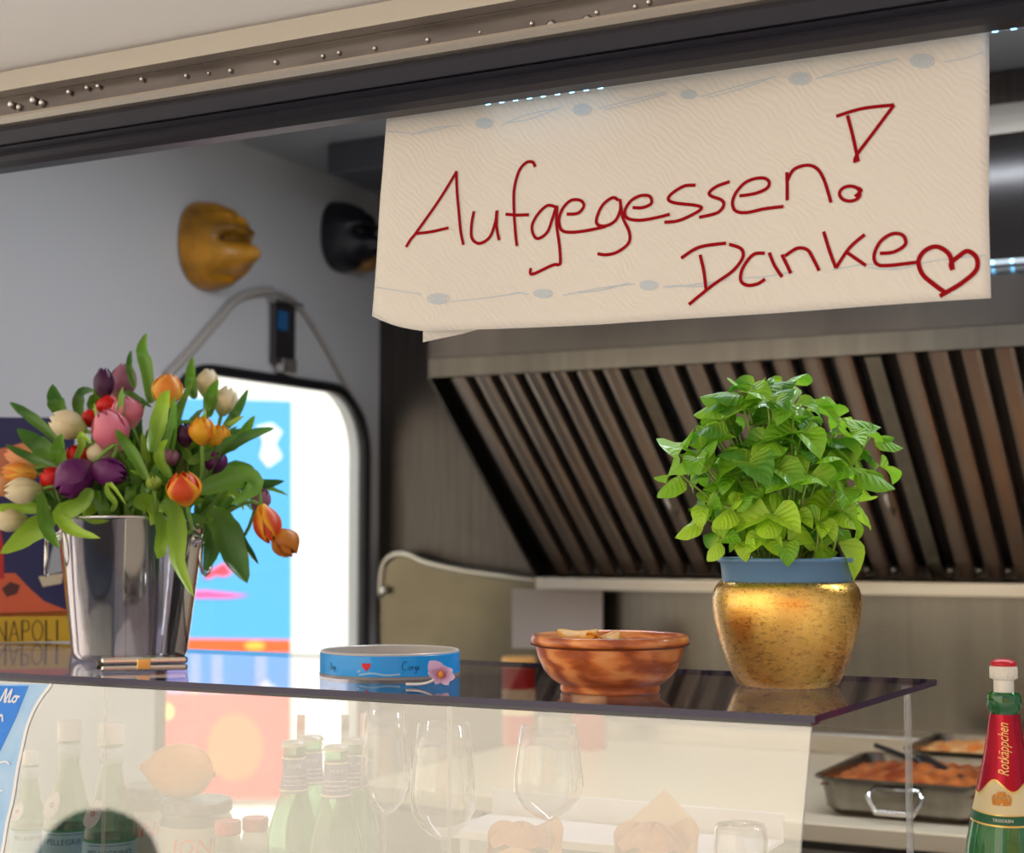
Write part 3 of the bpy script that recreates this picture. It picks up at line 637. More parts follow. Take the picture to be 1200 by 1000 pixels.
for f, L in ((c2_, [[(170,465),(280,470),(380,445)],[(580,430),(660,418),(760,380)],[(560,440),(640,405),(770,378)],[(920,385),(1020,360),(1140,325)],[(900,380),(1010,350),(1140,318)],[(250,478),(330,450),(420,440)]]),
             (c3_, [[(80,340),(200,310),(320,270)],[(60,335),(190,300),(330,268)],[(490,275),(620,250),(760,210)],[(470,280),(600,240),(740,215)],[(920,220),(1000,205),(1060,185)]]),
             (c4, [[(70,750),(150,762),(230,775)],[(330,800),(450,785),(580,765)],[(520,775),(560,765),(600,772)],[(720,775),(850,750),(980,735)],[(740,768),(860,757),(960,730)],[(1080,745),(1150,738)]]),
             (c5, [[(0,705),(90,695),(200,680)],[(20,698),(120,700),(210,672)],[(250,672),(330,668),(430,650)],[(560,648),(680,630),(780,645)],[(680,640),(780,648),(900,620),(1080,600)]])):
    for l_ in L: pr = MB(); pst(f, l_); pr.build('printed_strand', pbm, sign, smooth=False)
for f, L in ((c2_, [(500,432,30,17),(845,385,32,19)]), (c3_, [(15,328,28,15),(415,278,40,21),(845,217,42,23)]), (c4, [(288,790,38,18),(650,768,34,14),(1030,740,32,16)])):
    for cx, cy, rx, ry in L: pr = MB(); pst(f, e_(cx, cy, rx, ry)); pst(f, e_(cx, cy, rx*.72, ry*.6), .0030); pst(f, e_(cx, cy, rx*.35, ry*.25), .003); pr.build('printed_oval', pbm, sign, smooth=False)

# ------------------------------------------------------------------ bowl with crisps
def on_shelf(px, py, back):                     # front foot pixel on shelf, centre `back` metres further from the camera
    p = P(px, py, Z=ZT); d = Vector((p.x, p.y, 0)).normalized(); return Vector((p.x+d.x*back, p.y+d.y*back, ZT))
bo = on_shelf(715, 816, .05)
bowl = thing('wooden_bowl', bo, 'turned olive-wood bowl with a few crisps on the clear shelf', 'bowl')
k = NT('olive_wood'); t_ = k.n('TexCoord'); mp = k.n('Mapping'); mp.inputs['Scale'].default_value = (1, 1, 3); mp.inputs['Rotation'].default_value = (.3, .5, 0)
wv = k.n('TexWave', Scale=5, Distortion=14, Detail=4); wv.inputs['Detail Scale'].default_value = 1.6; nz = k.n('TexNoise', Scale=30, Detail=6)
cr = k.n('ValToRGB'); e = cr.color_ramp.elements; e[0].color = lin((160, 78, 34)); e[1].color = lin((230, 150, 84)); e.new(.5).color = lin((208, 114, 54)); e[0].position = .26; e[-1].position = .74
k.l(t_.outputs['Object'], mp.inputs[0]); k.l(mp.outputs[0], wv.inputs['Vector']); k.l(mp.outputs[0], nz.inputs['Vector'])
mx = k.n('MixRGB'); mx.inputs[0].default_value = .5; k.l(wv.outputs['Color'], mx.inputs[1]); k.l(nz.outputs['Color'], mx.inputs[2]); k.l(mx.outputs[0], cr.inputs[0])
k.l(cr.outputs[0], k.b.inputs['Base Color']); k.b.inputs['Roughness'].default_value = .32; k.b.inputs['Coat Weight'].default_value = .25; M['wood'] = k.m
MB().lathe([(.001,.002),(.048,.001),(.051,0),(.0525,.003),(.0515,.0075),(.0535,.0085),(.062,.014),(.070,.0235),(.0755,.036),(.078,.046),(.0785,.048),(.082,.0495),(.0832,.054),(.0815,.0585),(.078,.0595),(.0745,.057),(.071,.046),(.062,.028),(.045,.015),(.02,.011),(.001,.011)], bo, 64).build('body', M['wood'], bowl)
MB().lathe([(.0836,.0497),(.0825,.0489),(.0788,.0474)], bo, 64).build('groove_ring', mat('dark_groove', (120, 54, 26), .5), bowl)
crisp = mat('crisp', (240, 180, 60), .5, c2=(226, 146, 50), scale=40, bump=.3)
for i, (dx, dy, dz, rx, rz, lb) in enumerate(((-.034,-.012,.057,35,20,'golden crisp standing up at the left of the wooden bowl'),(-.006,-.008,.056,12,70,'broad curled crisp in the middle of the bowl'),(.012,.022,.048,-10,140,'crisp lying low at the back of the bowl'),(-.022,.024,.047,8,250,'crisp half under the others in the bowl'),(.026,-.02,.042,15,10,'crisp sunk at the right inside the bowl'),(-.02,-.02,.036,-5,100,'lowest crisp under the standing one'))):
    q = rt*dx + Vector((0, 0, dz)) + Vector((fw.x, fw.y, 0)).normalized()*dy
    Mx = Matrix.Rotation(R(rz), 4, 'Z') @ Matrix.Rotation(R(rx), 4, 'X')
    m = MB().grid(lambda u, v: bo+q+Mx @ Vector((v*.021*math.cos(2*math.pi*u)*(1+.1*math.sin(6*math.pi*u)), v*.016*math.sin(2*math.pi*u), .006*v*v*math.cos(4*math.pi*u)+.001)), 20, 4)
    tag(m.build('crisp', crisp, off=bo+q, solid=.0016), lb, 'crisp', 'crisps in the wooden bowl')

# ------------------------------------------------------------------ golden planter and basil
go = on_shelf(923, 809, .052)
k = NT('gold_leaf'); t_ = k.n('TexCoord'); nz = k.n('TexNoise', Scale=110, Detail=8, Roughness=.8); n2 = k.n('TexNoise', Scale=5, Detail=2); mp = k.n('Mapping'); mp.inputs['Scale'].default_value = (1, 1, 2.2)
k.l(t_.outputs['Object'], mp.inputs[0]); k.l(mp.outputs[0], nz.inputs['Vector']); k.l(t_.outputs['Object'], n2.inputs['Vector'])
cr = k.n('ValToRGB'); e = cr.color_ramp.elements; e[0].position = .30; e[0].color = lin((176, 116, 44)); e[1].position = .50; e[1].color = lin((252, 198, 98)); k.l(nz.outputs['Fac'], cr.inputs[0])
k.l(cr.outputs[0], k.b.inputs['Base Color']); k.b.inputs['Metallic'].default_value = 1
mr = k.n('MapRange'); mr.inputs['To Min'].default_value = .14; mr.inputs['To Max'].default_value = .42; k.l(nz.outputs['Fac'], mr.inputs[0]); k.l(mr.outputs[0], k.b.inputs['Roughness'])
bp = k.n('Bump', Strength=.35, Distance=.001); k.l(nz.outputs['Fac'], bp.inputs['Height']); k.l(bp.outputs[0], k.b.inputs['Normal']); k.b.inputs['Coat Weight'].default_value = .5; M['gold'] = k.m
gpot = MB().lathe([(.001,.001),(.05,0),(.0545,.002),(.060,.012),(.067,.029),(.0735,.049),(.079,.071),(.0808,.086),(.0808,.096),(.078,.106),(.0735,.112),(.0705,.1135),(.0685,.111),(.070,.105),(.073,.09),(.066,.05),(.052,.008),(.001,.006)], go, 72).build('gold_planter', M['gold'], off=go)
tag(gpot, 'round golden planter with a speckled foil finish on the shelf', 'planter')
bas = thing('potted_basil', go+Vector((0, 0, .03)), 'bushy green basil in a blue plastic pot inside the golden planter', 'plant')
MB().lathe([(.001,.03),(.05,.03),(.066,.105),(.0695,.113),(.0715,.1335),(.0745,.1345),(.0755,.137),(.0745,.139),(.070,.138),(.067,.12),(.001,.118)], go, 64).build('plastic_pot', mat('blue_plastic', (92, 132, 168), .4), bas)
zr = ZT+.135
MB().lathe([(.001,.128),(.04,.127),(.0685,.122)], go, 32).build('soil', mat('soil', (60, 44, 30), .9, bump=.8, scale=60), bas)
lm = [uvramp('basil_leaf', [(0, (180, 220, 70)), (.5, c), (1, c)], .5, trans=.36, veins=.3, coat=.15) for c in ((128, 190, 42), (152, 210, 48), (190, 234, 58), (92, 156, 38))]
stm = mat('basil_stem', (150, 178, 74), .5)
def basil_leaf_mesh(curl, cup, m):
    def fn(u, v):
        a = (u-.5)*2; wd = .44*math.sin(math.pi*min(1, v**.80))**.66*(1-.2*v)
        x = a*wd; dz = cup*abs(a)**1.6*wd*1.3 + .028*math.sin(v*15)*abs(a)*(1-abs(a)*.5) - .05*math.exp(-(a/.12)**2)*(1-v)
        ang = curl*v; return (x, (math.sin(ang)/curl if abs(curl) > .01 else v), dz - (1-math.cos(ang))/max(.01, abs(curl))*(1 if curl > 0 else -1))
    return MB().grid(fn, 6, 7).mesh('leaf', m)
lms = [[basil_leaf_mesh(c, k_, m) for c, k_ in ((1.0, .5), (.5, -.45), (1.5, .35))] for m in lm]
def put(mesh, par, pos, yv, zv, s, name='leaf'):
    yv = yv.normalized(); xv = yv.cross(zv).normalized(); zv = xv.cross(yv)
    o = bpy.data.objects.new(name, mesh); COL.objects.link(o); o.parent = par
    Mx = Matrix((xv*s, yv*s, zv*s)).transposed().to_4x4(); Mx.translation = pos-wloc(par); o.matrix_local = Mx; return o
DB = (go-ORG).dot(fw)/1.0
# whorls: pixel, depth offset, leaf size px, n leaves
WH = [(873,462,0,42,5),(846,472,.01,30,4),(893,474,.02,38,4),(800,522,-.01,40,2),(817,535,-.03,30,4),(797,556,-.02,40,3),(841,508,.01,30,5),(911,492,0,36,4),(938,508,-.02,40,4),(972,520,.01,38,4),(1020,512,.01,30,5),(1001,548,-.02,44,4),(1030,545,.02,30,2),
      (876,540,-.045,44,4),(911,548,-.05,34,5),(948,556,-.045,44,5),(967,536,-.02,34,4),(862,556,-.02,34,3),(828,592,-.02,30,4),(857,594,-.04,28,5),(905,602,-.055,40,5),(930,602,-.045,26,4),(962,612,-.04,26,5),(985,598,-.01,38,4),(824,606,.0,34,3),(845,632,-.03,28,4),(897,628,-.05,26,4),(921,634,-.055,30,3),(981,634,-.02,36,3),(873,634,-.04,24,5),(943,480,.04,34,3),(890,568,-.02,32,4),(855,480,.05,32,3),(985,490,.06,34,3),(920,450,.07,32,3),(836,545,.05,32,4),(1005,590,.05,30,3),(870,610,.05,32,4),(960,580,.05,36,4),(915,520,.04,38,4),(960,640,-.03,22,4),(945,634,-.02,24,4), (888,455,.02,34,4),(905,515,-.03,36,4),(895,520,.05,30,4)]
nleaf = 0
random.seed(5)
for i in range(34):
    a = random.uniform(0, 6.28); rr_ = math.sqrt(random.random()); x_ = 905+95*rr_*math.cos(a); y_ = 545+80*rr_*math.sin(a)
    WH.append((x_, y_, random.uniform(-.03, .07), random.uniform(26, 38), 3))
for (px, py, do, sz, nl) in WH:
    tip = P(px, py, D=DB+do); base = go + Vector(((tip.x-go.x)*.32, (tip.y-go.y)*.32, .126))
    mid = base*.5+tip*.5 + Vector((0, 0, .012)) - (tip-go)*Vector((1,1,0)).length*0
    MB().tube(spline([base, lerp(base, tip, .5)+Vector((-(tip.x-go.x)*.12, -(tip.y-go.y)*.12, .004)), tip], 4), .0013, 5).build('stem', stm, bas)
    outw = (tip-(go+Vector((0, 0, .10)))).normalized()
    a0 = random.uniform(0, 6.28)
    for i in range(nl):
        a = a0+i*2*math.pi/nl + random.uniform(-.3, .3)
        e1 = outw.orthogonal().normalized(); e2 = outw.cross(e1)
        d = (e1*math.cos(a)+e2*math.sin(a))*.9 + outw*random.uniform(.1, .55) + Vector((0, 0, -.12))
        s = sz/FPX*(DB+do)*random.uniform(.8, 1.2)*1.2
        low = py > 585
        mm = random.choice(lms[2] if low and random.random() < .6 else lms[random.choice((0, 1, 1, 3))])
        put(mm, bas, tip+d.normalized()*.002, d, outw+Vector((0, 0, .4))-fw*.6, s); nleaf += 1
for i in range(16):
    a = i*.39+.2; r = .05*math.sqrt(random.random()); b = go+Vector((r*math.cos(a), r*math.sin(a), .126)); tp_ = b+Vector((r*.35*math.cos(a), r*.35*math.sin(a), random.uniform(.04, .11)))
    MB().tube(spline([b, lerp(b, tp_, .5)+Vector((.003, 0, 0)), tp_], 3), .0014, 5).build('stem', stm, bas)

# ------------------------------------------------------------------ ring and blossom
ro = on_shelf(457, 798, .083); ro.z = ZT
ring = thing('blue_band', ro, 'round open band with a bright blue outside on the shelf', 'band')
rr0 = .0815
MB().lathe([(rr0-.003,.002),(rr0,.002),(rr0,.0285),(rr0-.0015,.0295),(rr0-.003,.0285),(rr0-.003,.002)], ro, 72).build('inner_ring', mat('ring_grey', (196, 190, 182), .3), ring, sharp=50)
MB().lathe([(rr0+.0002,.0035),(rr0+.0008,.004),(rr0+.0008,.0265),(rr0+.0002,.027)], ro, 72).build('blue_outside', mat('band_blue', (20, 164, 250), .25, coat=.2), ring, sharp=50)
MB().lathe([(rr0-.002,0),(rr0+.0012,.0002),(rr0+.0014,.003),(rr0-.002,.0033)], ro, 72).build('clear_foot', mat('foot_grey', (150, 150, 152), .2), ring, sharp=50)
ca = math.atan2(-ro.y, -ro.x)                    # azimuth facing the camera
def cyl_map(c, r, az, h0, sgn=1): return lambda x, y: Vector((c.x+r*math.cos(az+x/r), c.y+r*math.sin(az+x/r), c.z+h0+y))
def cyl_print(par, c, r, az, h0, strokes, wd, m, nm='lettering', s=1.0):
    mb = MB()
    for st_ in strokes:
        ps = [p for p in spline([xz(q) for q in st_], 4)]
        for i in range(len(ps)): pass
        n_ = len(ps); o = len(mb.v)
        for i, p in enumerate(ps):
            t = (ps[min(i+1, n_-1)]-ps[max(i-1, 0)]).normalized(); sd = Vector((t.y, -t.x, 0))*wd/2
            for q in (p*s-sd, p*s+sd): mb.v.append(cyl_map(c, r, az, h0)(q.x, q.y))
        for i in range(n_-1): mb.face((o+2*i, o+2*i+1, o+2*i+3, o+2*i+2))
    mb.build(nm, m, par, smooth=False)
u_ = .001
corge = [[(6,9),(3,10),(0,6),(0,2),(3,0),(5,1)],[(8,4),(7,2),(8.5,0.5),(10,2),(9,4),(8,4)],[(11,4),(11.5,1),(12,3.5),(13.5,4)],[(16,4),(14.5,3),(15,1),(16.5,2),(16.5,4),(16.5,-2),(14.5,-3)],[(18,2.5),(19.5,3),(19,4.3),(17.8,2.5),(18.5,.8),(20.5,1.5)]]
dk = mat('dark_ink', (16, 40, 84), .5)
cyl_print(ring, ro, rr0+.0012, ca+.17, .011, [[(x*u_, y*u_) for x, y in s_] for s_ in corge], .0007, dk)
cyl_print(ring, ro, rr0+.0012, ca-.98, .010, [[(x*u_*.9, y*u_*.9) for x, y in s_] for s_ in ([(0,8),(4,8)],[(3,8),(2,1),(-1,0)],[(6,4),(5,1),(7,1),(7,4),(6,4)],[(9,4),(10,1),(12,4),(10,-3)])], .0007, dk)
hm = cyl_map(ro, rr0+.0014, ca-.33, .0155); hp = []
for k_ in range(24):
    a = 2*math.pi*k_/24; hp.append(hm(.0055*math.sin(a)**3, .00034*(13*math.cos(a)-5*math.cos(2*a)-2*math.cos(3*a)-math.cos(4*a))))
MB().add([hm(0, 0)]+hp, [(0, 1+i, 1+(i+1) % 24) for i in range(24)]).build('red_heart', mat('heart_red', (226, 22, 40), .4), ring, smooth=False)
wave_l = [[(-.028,-.004),(-.012,-.002),(.004,-.004),(.02,-.003)],[(-.03,-.001),(-.026,.0008)]]
cyl_print(ring, ro, rr0+.0011, ca-.1, .010, wave_l, .0022, mat('print_paleblue', (150, 205, 240), .5), 'printed_wave')
bl = P(517, 806, Z=ZT+.001); blo = thing('blossom', bl, 'pale pink orchid blossom lying in front of the blue band', 'flower')
petm = uvramp('orchid_petal', [(0, (226, 150, 60)), (.25, (222, 170, 206)), (1, (240, 214, 238))], .5, trans=.3)
pm_ = MB().grid(lambda u, v: ((u-.5)*.75*math.sin(math.pi*v**.8)**.7, v, .25*v*v+.12*abs(u-.5)), 6, 8).mesh('petal', petm)
cc = P(517, 791, Y=bl.y)
for ang, s in ((-35, .024), (-75, .017), (25, .014), (60, .017), (95, .018), (140, .015), (215, .013)):
    d = rt*math.sin(R(ang))+up*math.cos(R(ang))-fw*.25; put(pm_, blo, cc, d, -fw, s*.95, 'petal')
MB().lathe([(.001,-.003),(.003,-.001),(.0035,.002),(.001,.005)], cc-fw*.004, 10).build('centre', mat('blossom_yellow', (232, 150, 50), .5), blo)
MB().tube(spline([cc, P(505, 799, Y=bl.y), P(492, 802, Y=bl.y), P(476, 802, Y=bl.y-.002)], 4), .0015, 6).build('stem', mat('blossom_stem', (236, 228, 226), .5), blo)

# ------------------------------------------------------------------ wine bucket, metal case, travel print
bk = on_shelf(152, 778, .075)
buck = thing('steel_bucket', bk, 'polished steel wine bucket full of tulips', 'bucket')
BR0, BR1, BH = .073, .0965, .186
MB().lathe([(.001,.002),(BR0-.006,0),(BR0,.004),(BR0+.002,.012),(BR1,BH-.002),(BR1+.003,BH),(BR1+.003,BH+.003),(BR1-.001,BH+.003),(BR1-.002,BH-.002),(BR0,.014),(BR0-.004,.006),(.001,.005)], bk, 72).build('body', mat('polished_steel', (206, 204, 200), .07, 1), buck)
for sgn in (1, -1):
    ax = (rt*math.cos(R(25))+Vector((fw.x, fw.y, 0))*-.25*sgn).normalized()*sgn; ax.z = 0
    c0 = bk+ax*(BR1-.006)+Vector((0, 0, BH-.026))
    h_ = MB().lathe([(.001,-.002),(.011,-.002),(.012,.002),(.008,.005),(.005,.013),(.001,.014)], c0, 16, M=ax.to_track_quat('Z', 'Y').to_matrix().to_4x4()).build('handle_boss', M['chrome'], buck)
    rc = c0+ax*.014; tn = ax.cross(Vector((0, 0, 1)))
    MB().tube([rc+Vector((0,0,-.024))+tn*.016*math.sin(a*.5236)+Vector((0,0,.024*math.cos(a*.5236))) + ax*.004 for a in range(13)], .0028, 8, cap=False).build('handle_ring', M['chrome'], h_)
# case
cs = on_shelf(170, 788, .02); cse = thing('metal_case', cs, 'small flat shiny metal case in front of the steel bucket', 'case')
cm = Matrix.Translation(cs) @ Matrix.Rotation(YAW+R(14), 4, 'Z')
MB().box((-.052, -.018, .001), (.05, .02, .0085), cm).build('lower_shell', M['chrome'], cse, smooth=False, bevel=.003)
MB().box((-.052, -.018, .0095), (.05, .02, .0175), cm).build('lid', M['chrome'], cse, smooth=False, bevel=.003)
MB().box((-.01, -.0205, .003), (.006, -.0175, .016), cm).build('clasp', mat('brass', (220, 190, 120), .2, 1), cse, smooth=False, bevel=.001)
MB().tube([cm @ Vector(p) for p in ((-.053,-.01,.004),(-.053,-.01,.014))], .004, 8).build('hinge', M['steel_dark'], cse)
# print
n0 = P(40, 762, D=2.42); nrm = Vector((math.sin(R(43)), -math.cos(R(43)), 0)); npl = (Vector((n0.x, n0.y, ZT)), nrm)
prn = thing('travel_print', (n0.x, n0.y, ZT), 'vintage travel print reading Napoli, propped behind the steel bucket', 'picture')
def N(px, py, off=0): return P(px, py, plane=(npl[0]+nrm*off, nrm))
def npoly(nm, pts, off, col, t=.0006, m=None): return MB().prism([N(a, b, off) for a, b in pts], -nrm*t).build(nm, m or mat(nm+'_ink', col, .45), prn, smooth=False)
zz = N(40, 763).z
def ZB(px, lift=0): 
    lo, hi = 700, 860
    for _ in range(30):
        md = (lo+hi)/2
        if N(px, md).z > ZT+.001+lift: lo = md
        else: hi = md
    return lo
npoly('board', [(-110,488),(88,490),(85,ZB(85)),(-110,ZB(-110))], 0, (24, 34, 84), .005)
npoly('hill', [(-110,640),(-30,660),(0,672),(18,672),(35,690),(52,705),(80,716),(80,722),(-110,724)], .001, (204, 92, 58))
npoly('pavilion', [(-60,560),(-40,535),(5,525),(30,518),(52,530),(56,548),(30,560),(-10,575),(-60,590)], .001, (190, 110, 76))
npoly('red_figure', [(-12,600),(-3,596),(4,640),(5,678),(-12,680)], .0015, (176, 34, 44))
npoly('dark_rocks', [(2,690),(12,682),(24,686),(20,696),(8,700)], .0015, (74, 34, 40))
npoly('ship_hull', [(45,676),(74,672),(72,684),(50,688)], .0015, (196, 186, 160))
npoly('ship_sail', [(56,674),(60,648),(64,632),(70,640),(73,670)], .0015, (160, 166, 176))
npoly('yellow_band', [(-110,722),(81,716),(85,ZB(85)),(-110,ZB(-110))], .001, (196, 158, 34))
nl_ = MB()
def ns(pts, wd): stroke(nl_, pts, wd, lambda a, b: N(a, b, .0018), nrm, 3)
b0, t0_ = 752.0, 728.0
for (x0, L) in ((-4, [[(0,1),(0,0)],[(0,0),(11,1)],[(11,1),(11,0)]]), (11, [[(0,1),(5.5,0)],[(5.5,0),(11,1)],[(2,.65),(9,.65)]]), (26, [[(0,1),(0,0)],[(0,0),(7,.05),(8,.28),(6,.5),(0,.52)]]), (38, [[(6,0),(1,.2),(0,.5),(1.5,.85),(6,1),(10.5,.8),(12,.5),(11,.2),(6,0)]]), (54, [[(0,0),(0,1)],[(0,1),(7,.98)]]), (67, [[(0,0),(0,1)]])):
    for s_ in L: ns([(x0+x*1.0, lerp(t0_, b0, y)-x*.0-(x0*.02)) for x, y in s_], .0024 if len(s_) == 2 and s_[0][0] == s_[1][0] else .0014)
nl_.build('lettering', mat('print_ink', (46, 38, 24), .5), prn, smooth=False)
nl_ = MB()
for x0 in range(-6, 78, 4): ns([(x0, 762.5-x0*.02), (x0+2.6, 762.3-x0*.02)], .0020)
nl_.build('small_print', mat('print_ink2', (60, 50, 26), .5), prn, smooth=False)

# ------------------------------------------------------------------ tulips
lg = [uvramp('tulip_leaf', [(0, (104, 142, 48)), (.6, c), (1, c2)], .42, trans=.25, edge=None, veins=0, coat=.1) for c, c2 in (((104, 156, 50), (122, 170, 62)), ((78, 126, 54), (92, 140, 64)), ((160, 200, 56), (176, 212, 74)), ((56, 98, 44), (66, 110, 50)))]
stg = mat('tulip_stem', (112, 150, 60), .5)
def petal_mesh(kind, m, inner, openf=0.0):
    # v along from base to tip, u across; egg-shaped bloom of height 1
    def fn(u, v):
        a = (u-.5)*2; prof = (.36*math.sin(math.pi*min(1, .08+v*.80)))*(1 - .12*inner) + openf*v*.25
        wd = R(62)*(math.sin(math.pi*(v*.9+.06))**.55)*(1-.35*v**3)
        if v > .97: wd *= .35
        an = a*wd; rr = prof*(1-.10*a*a*.0+ .04*abs(a)); 
        return (rr*math.sin(an), -rr*math.cos(an), v-.03*a*a*v)
    return MB().grid(fn, 6, 9).mesh('petal', m)
TC = {'purple': uvramp('petal_purple', [(0, (120, 70, 96)), (.3, (98, 24, 92)), (1, (112, 34, 104))], .4, trans=.2),
      'darkpurple': uvramp('petal_dark_purple', [(0, (90, 60, 60)), (.3, (70, 20, 62)), (1, (84, 30, 74))], .4, trans=.2),
      'mauve': uvramp('petal_mauve', [(0, (170, 140, 110)), (.3, (160, 96, 124)), (1, (176, 118, 140))], .5, trans=.25),
      'pink': uvramp('petal_pink', [(0, (232, 190, 180)), (.35, (228, 118, 142)), (1, (240, 150, 168))], .45, trans=.25),
      'red': uvramp('petal_red', [(0, (190, 60, 20)), (.3, (222, 24, 20)), (1, (232, 34, 26))], .4, trans=.25),
      'orange': uvramp('petal_orange', [(0, (232, 190, 70)), (.4, (240, 150, 50)), (1, (238, 140, 60))], .45, edge=((248, 196, 80), .2, .45), trans=.25),
      'flame': uvramp('petal_flame', [(0, (240, 180, 40)), (.3, (226, 90, 26)), (1, (214, 58, 22))], .45, edge=((250, 180, 40), .26, .42), trans=.25),
      'yellow': uvramp('petal_yellow', [(0, (220, 170, 40)), (1, (246, 180, 30))], .45, edge=((240, 130, 20), .3, .5), trans=.25),
      'cream': uvramp('petal_cream', [(0, (176, 190, 110)), (.4, (232, 218, 176)), (1, (240, 226, 194))], .5, trans=.25),
      'peach': uvramp('petal_peach', [(0, (226, 200, 120)), (.4, (240, 176, 120)), (1, (236, 150, 96))], .5, trans=.25),
      'amber': uvramp('petal_amber', [(0, (190, 120, 30)), (1, (214, 130, 34))], .45, edge=((180, 96, 24), .3, .5), trans=.25),
      'bud': uvramp('petal_green', [(0, (120, 150, 40)), (1, (150, 170, 60))], .5, trans=.2)}
PM = {k_: [petal_mesh(k_, m, i_) for i_ in (0, 1)] for k_, m in TC.items()}
TU = [  # px, py of bloom centre, width px, length px, image angle of its tip (0 up, clockwise), kind, depth shift, label
 (122,450,20,34,-5,'darkpurple',.03,'dark purple tulip bud at the top left of the bouquet, the highest purple one'),
 (144,448,26,40,8,'mauve',.09,'dusky mauve tulip at the back beside the highest purple bud'),
 (196,458,30,36,10,'orange',.0,'orange tulip standing alone at the top middle of the bouquet'),
 (80,498,28,40,-70,'cream',.0,'cream tulip above the pink pair on the left'),
 (149,484,31,34,-15,'pink',-.01,'smaller upper pink tulip of the pink pair'),
 (130,505,36,46,-20,'pink',-.04,'largest pink tulip at the middle of the bouquet'),
 (127,476,24,24,0,'red',.03,'red tulip just above the pink pair'),
 (106,491,18,20,-40,'red',.03,'small red tulip left of the pink pair'),
 (90,536,26,26,-20,'red',-.02,'red tulip above the purple pair'),
 (117,533,25,28,15,'cream',-.03,'cream tulip below the largest pink tulip'),
 (60,561,24,24,-50,'red',-.04,'red tulip left of the purple pair'),
 (88,560,38,46,-130,'purple',-.07,'large open purple tulip on the left'),
 (127,553,28,42,100,'purple',-.07,'purple tulip pointing right below the cream one'),
 (22,555,22,36,-85,'orange',-.04,'yellow-orange tulip near the left photo edge'),
 (27,575,26,38,-95,'cream',-.06,'cream tulip below the yellow-orange one at the left'),
 (1,567,24,28,-110,'peach',-.04,'peach tulip cut by the left photo edge'),
 (30,536,24,44,-80,'peach',.05,'dull peach tulip at the back left'),
 (12,609,24,34,-90,'cream',-.02,'greenish white tulip lowest on the left'),
 (237,505,26,30,5,'yellow',-.05,'yellow tulip in the upper right of the bouquet'),
 (257,513,22,28,15,'yellow',-.01,'orange-yellow tulip just right of the yellow one'),
 (217,510,17,26,0,'darkpurple',-.02,'dark purple tulip left of the yellow one'),
 (252,541,24,28,20,'purple',-.01,'purple tulip under the yellow pair'),
 (199,536,20,20,0,'mauve',-.02,'small mauve tulip in the middle right'),
 (264,470,24,32,15,'cream',.05,'brownish cream tulip at the top right'),
 (243,449,22,30,5,'cream',.08,'pale tulip at the back right in front of the window'),
 (216,573,34,36,-5,'flame',-.1,'orange and red flamed tulip low on the right above the bucket'),
 (180,566,15,17,0,'bud',-.09,'closed green bud in the middle of the bouquet'),
 (313,614,27,42,160,'flame',-.05,'red and yellow tulip drooping at the right'),
 (334,636,28,32,140,'amber',-.05,'amber tulip hanging lowest at the far right'),
 (305,586,20,26,30,'mauve',-.01,'mauve tulip above the drooping red one')]
DBK = (bk-ORG).dot(fw); mouth = bk+Vector((0, 0, BH))
tul = []
for (px, py, wpx, lpx, ang, kind, do, lb) in TU:
    lpx *= 1.14; wpx *= 1.22; D = DBK+do; c = P(px, py, D=D); s = lpx/FPX*D; wr_ = (wpx/lpx)/.74
    ax = (rt*math.sin(R(ang))+up*math.cos(R(ang))).normalized()
    outd = (c-(mouth+Vector((0, 0, -.03)))).normalized(); ax = (ax*1.0-fw*(.25 if do < 0 else -.1)).normalized()
    base = c-ax*s*.5
    root = thing('tulip', base, lb, 'tulip', 'tulips in the steel bucket')
    side = ax.orthogonal().normalized(); rot0 = random.uniform(0, 2)
    for i in range(6):
        a = rot0+i*math.pi/3; y_ = Quaternion(ax, a) @ side; x_ = y_.cross(ax)
        k_ = wr_*s*(1.0 if i % 2 else 1.03); o = bpy.data.objects.new('petal', PM[kind][i % 2]); COL.objects.link(o); o.parent = root
        Mx = Matrix((x_*k_, y_*k_, ax*s)).transposed().to_4x4(); o.matrix_local = Mx
    r0 = mouth+Vector((c.x-mouth.x, c.y-mouth.y, 0)).normalized()*.05 if (c-mouth).length > .06 else mouth
    q0 = Vector((r0.x, r0.y, mouth.z-.03)); hl = (base-q0).length
    MB().tube(spline([q0, q0+(base-q0)*.4+Vector((0, 0, hl*.12)), base-ax*min(.05, hl*.35), base+ax*.002], 5), .0026, 6).build('stem', stg, root)
    tul.append((root, c))
